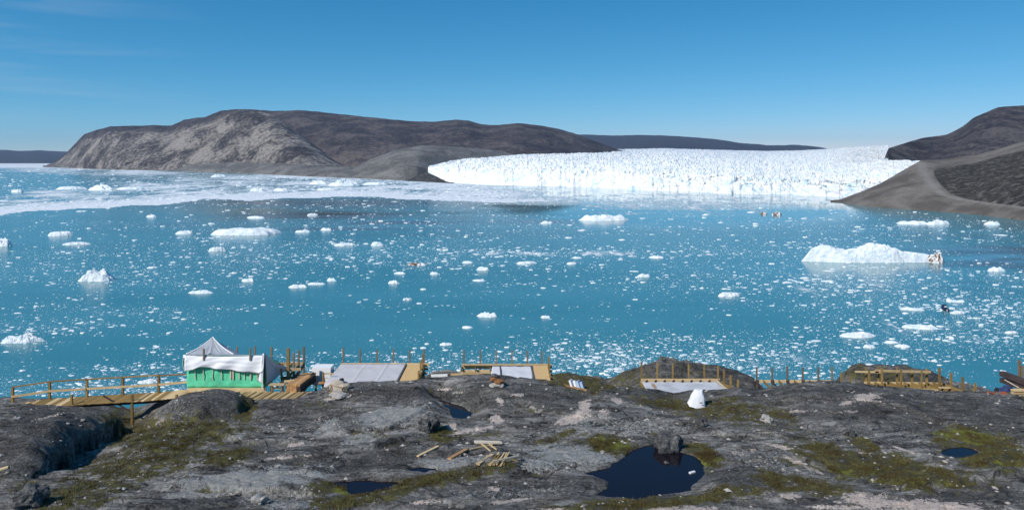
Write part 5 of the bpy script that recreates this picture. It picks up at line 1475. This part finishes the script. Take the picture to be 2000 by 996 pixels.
# white bag on the heath
gb = ground_hit(1366, 797)
bag = thing('white_bag', 'white bulk bag with a dark mark standing on the heath', 'bag', gb)
def bag_fn(u, v):
    a = u * 2 * math.pi
    wv = np.interp(v, [0, 0.1, 0.6, 0.93, 1.0], [0.44, 0.42, 0.31, 0.20, 0.0])
    sq = 1.0 / max(abs(math.cos(a)), abs(math.sin(a))) ** 0.45
    zz = 0.86 * min(v / 0.93, 1.0) - 0.16 * (1 - v) * math.cos(a) * 1.2 + 0.02 * nz1(math.cos(a) * 3, math.sin(a) * 3 + v * 4, 96)
    return gb + Vector((wv * sq * math.cos(a) + 0.05 * nz1(math.cos(a) * 2 + 5, v * 3, 95) - 0.04 + 0.12 * v, 0.35 + wv * 0.8 * sq * math.sin(a), zz - 0.08))
bag_body = sheet('body', bag_fn, 33, 16, 'white_cloth', bag, 0, False)
tq = gb + Vector((0.06, -0.06, 0.28))
mesh_py('mark', [tq - gb + Vector(q) for q in ((-0.07, -0.008, -0.02), (0.07, -0.008, -0.03), (0.05, 0.0, 0.05), (0.0, 0.0, 0.02), (-0.04, 0.0, 0.04))], [(0, 1, 2, 3, 4)], M['strap'], bag_body)
lp = ground_hit(1349, 786)
sheet('hem', lambda u, v: lp + Vector((0.0 + 0.5 * u, -0.02 - 0.1 * v, 0.06 - 0.10 * u * v + 0.02)), 8, 3, 'white_cloth', bag, 0.01)

# sack with rope on the low boulder
gs = ground_hit(660, 768)
sk = thing('rope_sack', 'beige sack tied with rope and a black cap, before the grey-covered deck', 'sack', gs)
sb = boulder('sack_body', gs + Vector((0, 0.35, 0.30)), 0.98, 0.6, 0.56, 51, M['sack'], 0, 3, 0.22); sb.parent = sk; sb.location = Vector((0, 0.35, 0.22))
cp = boulder('black_cap', gs, 0.24, 0.2, 0.18, 52, M['black'], 0, 2, 0.2); cp.parent = sk; cp.location = Vector((0.10, 0.35, 0.54))
def tube(name, pts, r, mat, parent):
    cu = []
    n = len(pts)
    V, Fc = [], []
    for i, p in enumerate(pts):
        t = (Vector(pts[min(i + 1, n - 1)]) - Vector(pts[max(i - 1, 0)])).normalized()
        a = t.orthogonal().normalized(); b = t.cross(a)
        for k in range(6):
            an = k * math.pi / 3
            V.append(Vector(p) + r * (math.cos(an) * a + math.sin(an) * b))
    for i in range(n - 1):
        for k in range(6):
            Fc.append((i * 6 + k, i * 6 + (k + 1) % 6, (i + 1) * 6 + (k + 1) % 6, (i + 1) * 6 + k))
    return mesh_py(name, V, Fc, M[mat], parent, True)
tube('rope', [(-0.42 + 0.10 * math.cos(a), 0.02 + 0.03 * math.sin(2 * a), 0.20 + 0.19 * math.sin(a)) for a in np.linspace(0, 6.2, 18)], 0.022, 'rope', sk)
tube('rope', [(0.30 + 0.12 * math.cos(a), 0.03, 0.16 + 0.13 * math.sin(a)) for a in np.linspace(0, 6.2, 18)], 0.022, 'rope', sk)
tube('rope', [(0.44 * math.cos(a), 0.35 + 0.33 * math.sin(a), 0.30 + 0.06 * math.sin(2 * a)) for a in np.linspace(0, 6.3, 26)], 0.02, 'rope', sk)

# rust-brown stones before the middle deck
g = ground_hit(969, 758)
o = boulder('stone', g + Vector((0.05, 0.25, 0.08)), 0.72, 0.5, 0.26, 61, M['pale_stone'], 0, 3, 0.3); tag(o, 'pale flat stone under the rust-brown stone before the middle deck', 'stone')
o = boulder('stone', g + Vector((0.06, 0.25, 0.30)), 0.72, 0.45, 0.30, 62, M['brown_stone'], 0.1, 3, 0.28); o.rotation_euler.y = 0.25; tag(o, 'rust-brown stone lying on a pale one before the middle deck', 'stone')
o = boulder('stone', g + Vector((-0.10, 0.25, 0.52)), 0.34, 0.3, 0.20, 63, M['stone'], 0.1, 3, 0.28); tag(o, 'small grey stone on top of the rust-brown stone', 'stone')

# wrapped panels right of the middle deck
wp = P(1128, 757, 38.6)
pk = thing('wrapped_panels', 'white and blue wrapped pack of panels on a plank right of the middle deck', 'panel pack', wp)
pa, pb2 = P(1100, 751, 38.8), P(1146, 762, 38.5)
beam('plank', pa, pb2, 0.22, 0.05, 'reddish', pk)
for k, (px, py, m_, w_) in enumerate(((1119, 750.5, 'white_cloth', 0.30), (1126, 752, 'white', 0.10), (1132, 753, 'bluewrap', 0.26), (1138, 755, 'bluewrap', 0.16))):
    c = P(px, py, 38.75)
    b = beam('panel', c + Vector((0.04, -0.02, -0.26)), c + Vector((-0.12, 0.06, 0.22)), w_ * 1.0, 0.10 + 0.04 * k, m_, pk)

# foam block afloat in the pool
fb = P(1352, 923, -(-11.55) * F / (923 - HY))
o = beam('foam_block', fb + Vector((-0.11, -0.06, 0.02)), fb + Vector((0.11, 0.07, 0.02)), 0.09, 0.05, 'white')
tag(o, 'small white foam block floating in the largest rock pool', 'foam block')
o = boulder('stone', P(1302, 903, -(-11.55) * F / (903 - HY)), 0.22, 0.18, 0.10, 71, M['stone'], 0, 2, 0.3); tag(o, 'small dark stone breaking the surface of the largest pool', 'stone')

# small boat among the floes
Dbt = float(wd(np.float64(606)))
bt = thing('boat', 'small dark motor boat among the floes below the big iceberg', 'boat', Vector(((1845.5 - CX) / F * Dbt, Dbt, 0)))
st_ = []
secs = [(-2.4, 1.05, 0.75), (-1.0, 1.15, 0.8), (0.8, 1.0, 0.95), (2.0, 0.6, 1.15), (2.8, 0.06, 1.35)]
for y, hw, top in secs:
    for x, z in ((-hw, top), (-hw * 0.85, 0.1), (0, -0.35), (hw * 0.85, 0.1), (hw, top)):
        st_.append((x, y, z))
fc = []
for i in range(len(secs) - 1):
    for k in range(4):
        fc.append((i * 5 + k, i * 5 + k + 1, i * 5 + 6 + k, i * 5 + 5 + k))
    fc.append((i * 5, i * 5 + 5, i * 5 + 9, i * 5 + 4))
fc.append((0, 4, 3, 2, 1))
mesh_py('hull', st_, fc, M['navy'], bt)
def bbox(name, c, l, w, h, mat):
    c = Vector(c) + bt.location
    return beam(name, c - Vector((l / 2, 0, 0)), c + Vector((l / 2, 0, 0)), w, h, mat, bt)
bbox('transom', (0, -2.43, 0.45), 1.3, 0.05, 0.6, 'white')
cabin = bbox('cabin', (0, 0.3, 1.55), 1.5, 1.7, 1.5, 'navy')
bbox('cabin_roof', (0, 0.2, 2.35), 1.8, 2.0, 0.12, 'black')
bbox('windscreen', (0, -0.57, 1.85), 1.2, 0.05, 0.6, 'white')
bbox('outboard_motor', (0, -2.75, 0.5), 0.4, 0.45, 1.0, 'black')
bbox('mast', (0, 0.4, 2.9), 0.06, 0.06, 1.0, 'black')
for o in list(bt.children):                       # roof, windscreen and mast belong to the cabin
    if o.name.split('.')[0] in ('cabin_roof', 'windscreen', 'mast'):
        R = cabin.rotation_euler.to_matrix()
        q = (R.inverted() @ o.rotation_euler.to_matrix()).to_euler()
        o.location = R.inverted() @ (o.location - cabin.location)
        o.rotation_euler = q
        o.parent = cabin

# ------------------------------------------------------------------ the air over the fjord
def build_haze():
    x0, x1, y0, y1, z0, z1 = -20500, 20500, -1000, 20500, -90, 640
    v = [(x, y, z) for z in (z0, z1) for y in (y0, y1) for x in (x0, x1)]
    m = bpy.data.materials.new('clear_arctic_air')
    m.use_nodes = True
    t = m.node_tree
    t.nodes.clear()
    out = t.nodes.new('ShaderNodeOutputMaterial')
    vol = t.nodes.new('ShaderNodeVolumePrincipled')
    vol.inputs['Color'].default_value = (0.47, 0.69, 1.0, 1)
    vol.inputs['Density'].default_value = 2.2e-5
    vol.inputs['Anisotropy'].default_value = 0.2
    t.links.new(vol.outputs[0], out.inputs['Volume'])
    o = mesh_py('haze', v, [(0, 2, 3, 1), (4, 5, 7, 6), (0, 1, 5, 4), (1, 3, 7, 5), (3, 2, 6, 7), (2, 0, 4, 6)], m)
    o['kind'] = 'stuff'
    tag(o, 'thin bluish haze in the air over the fjord', 'haze')
build_haze()
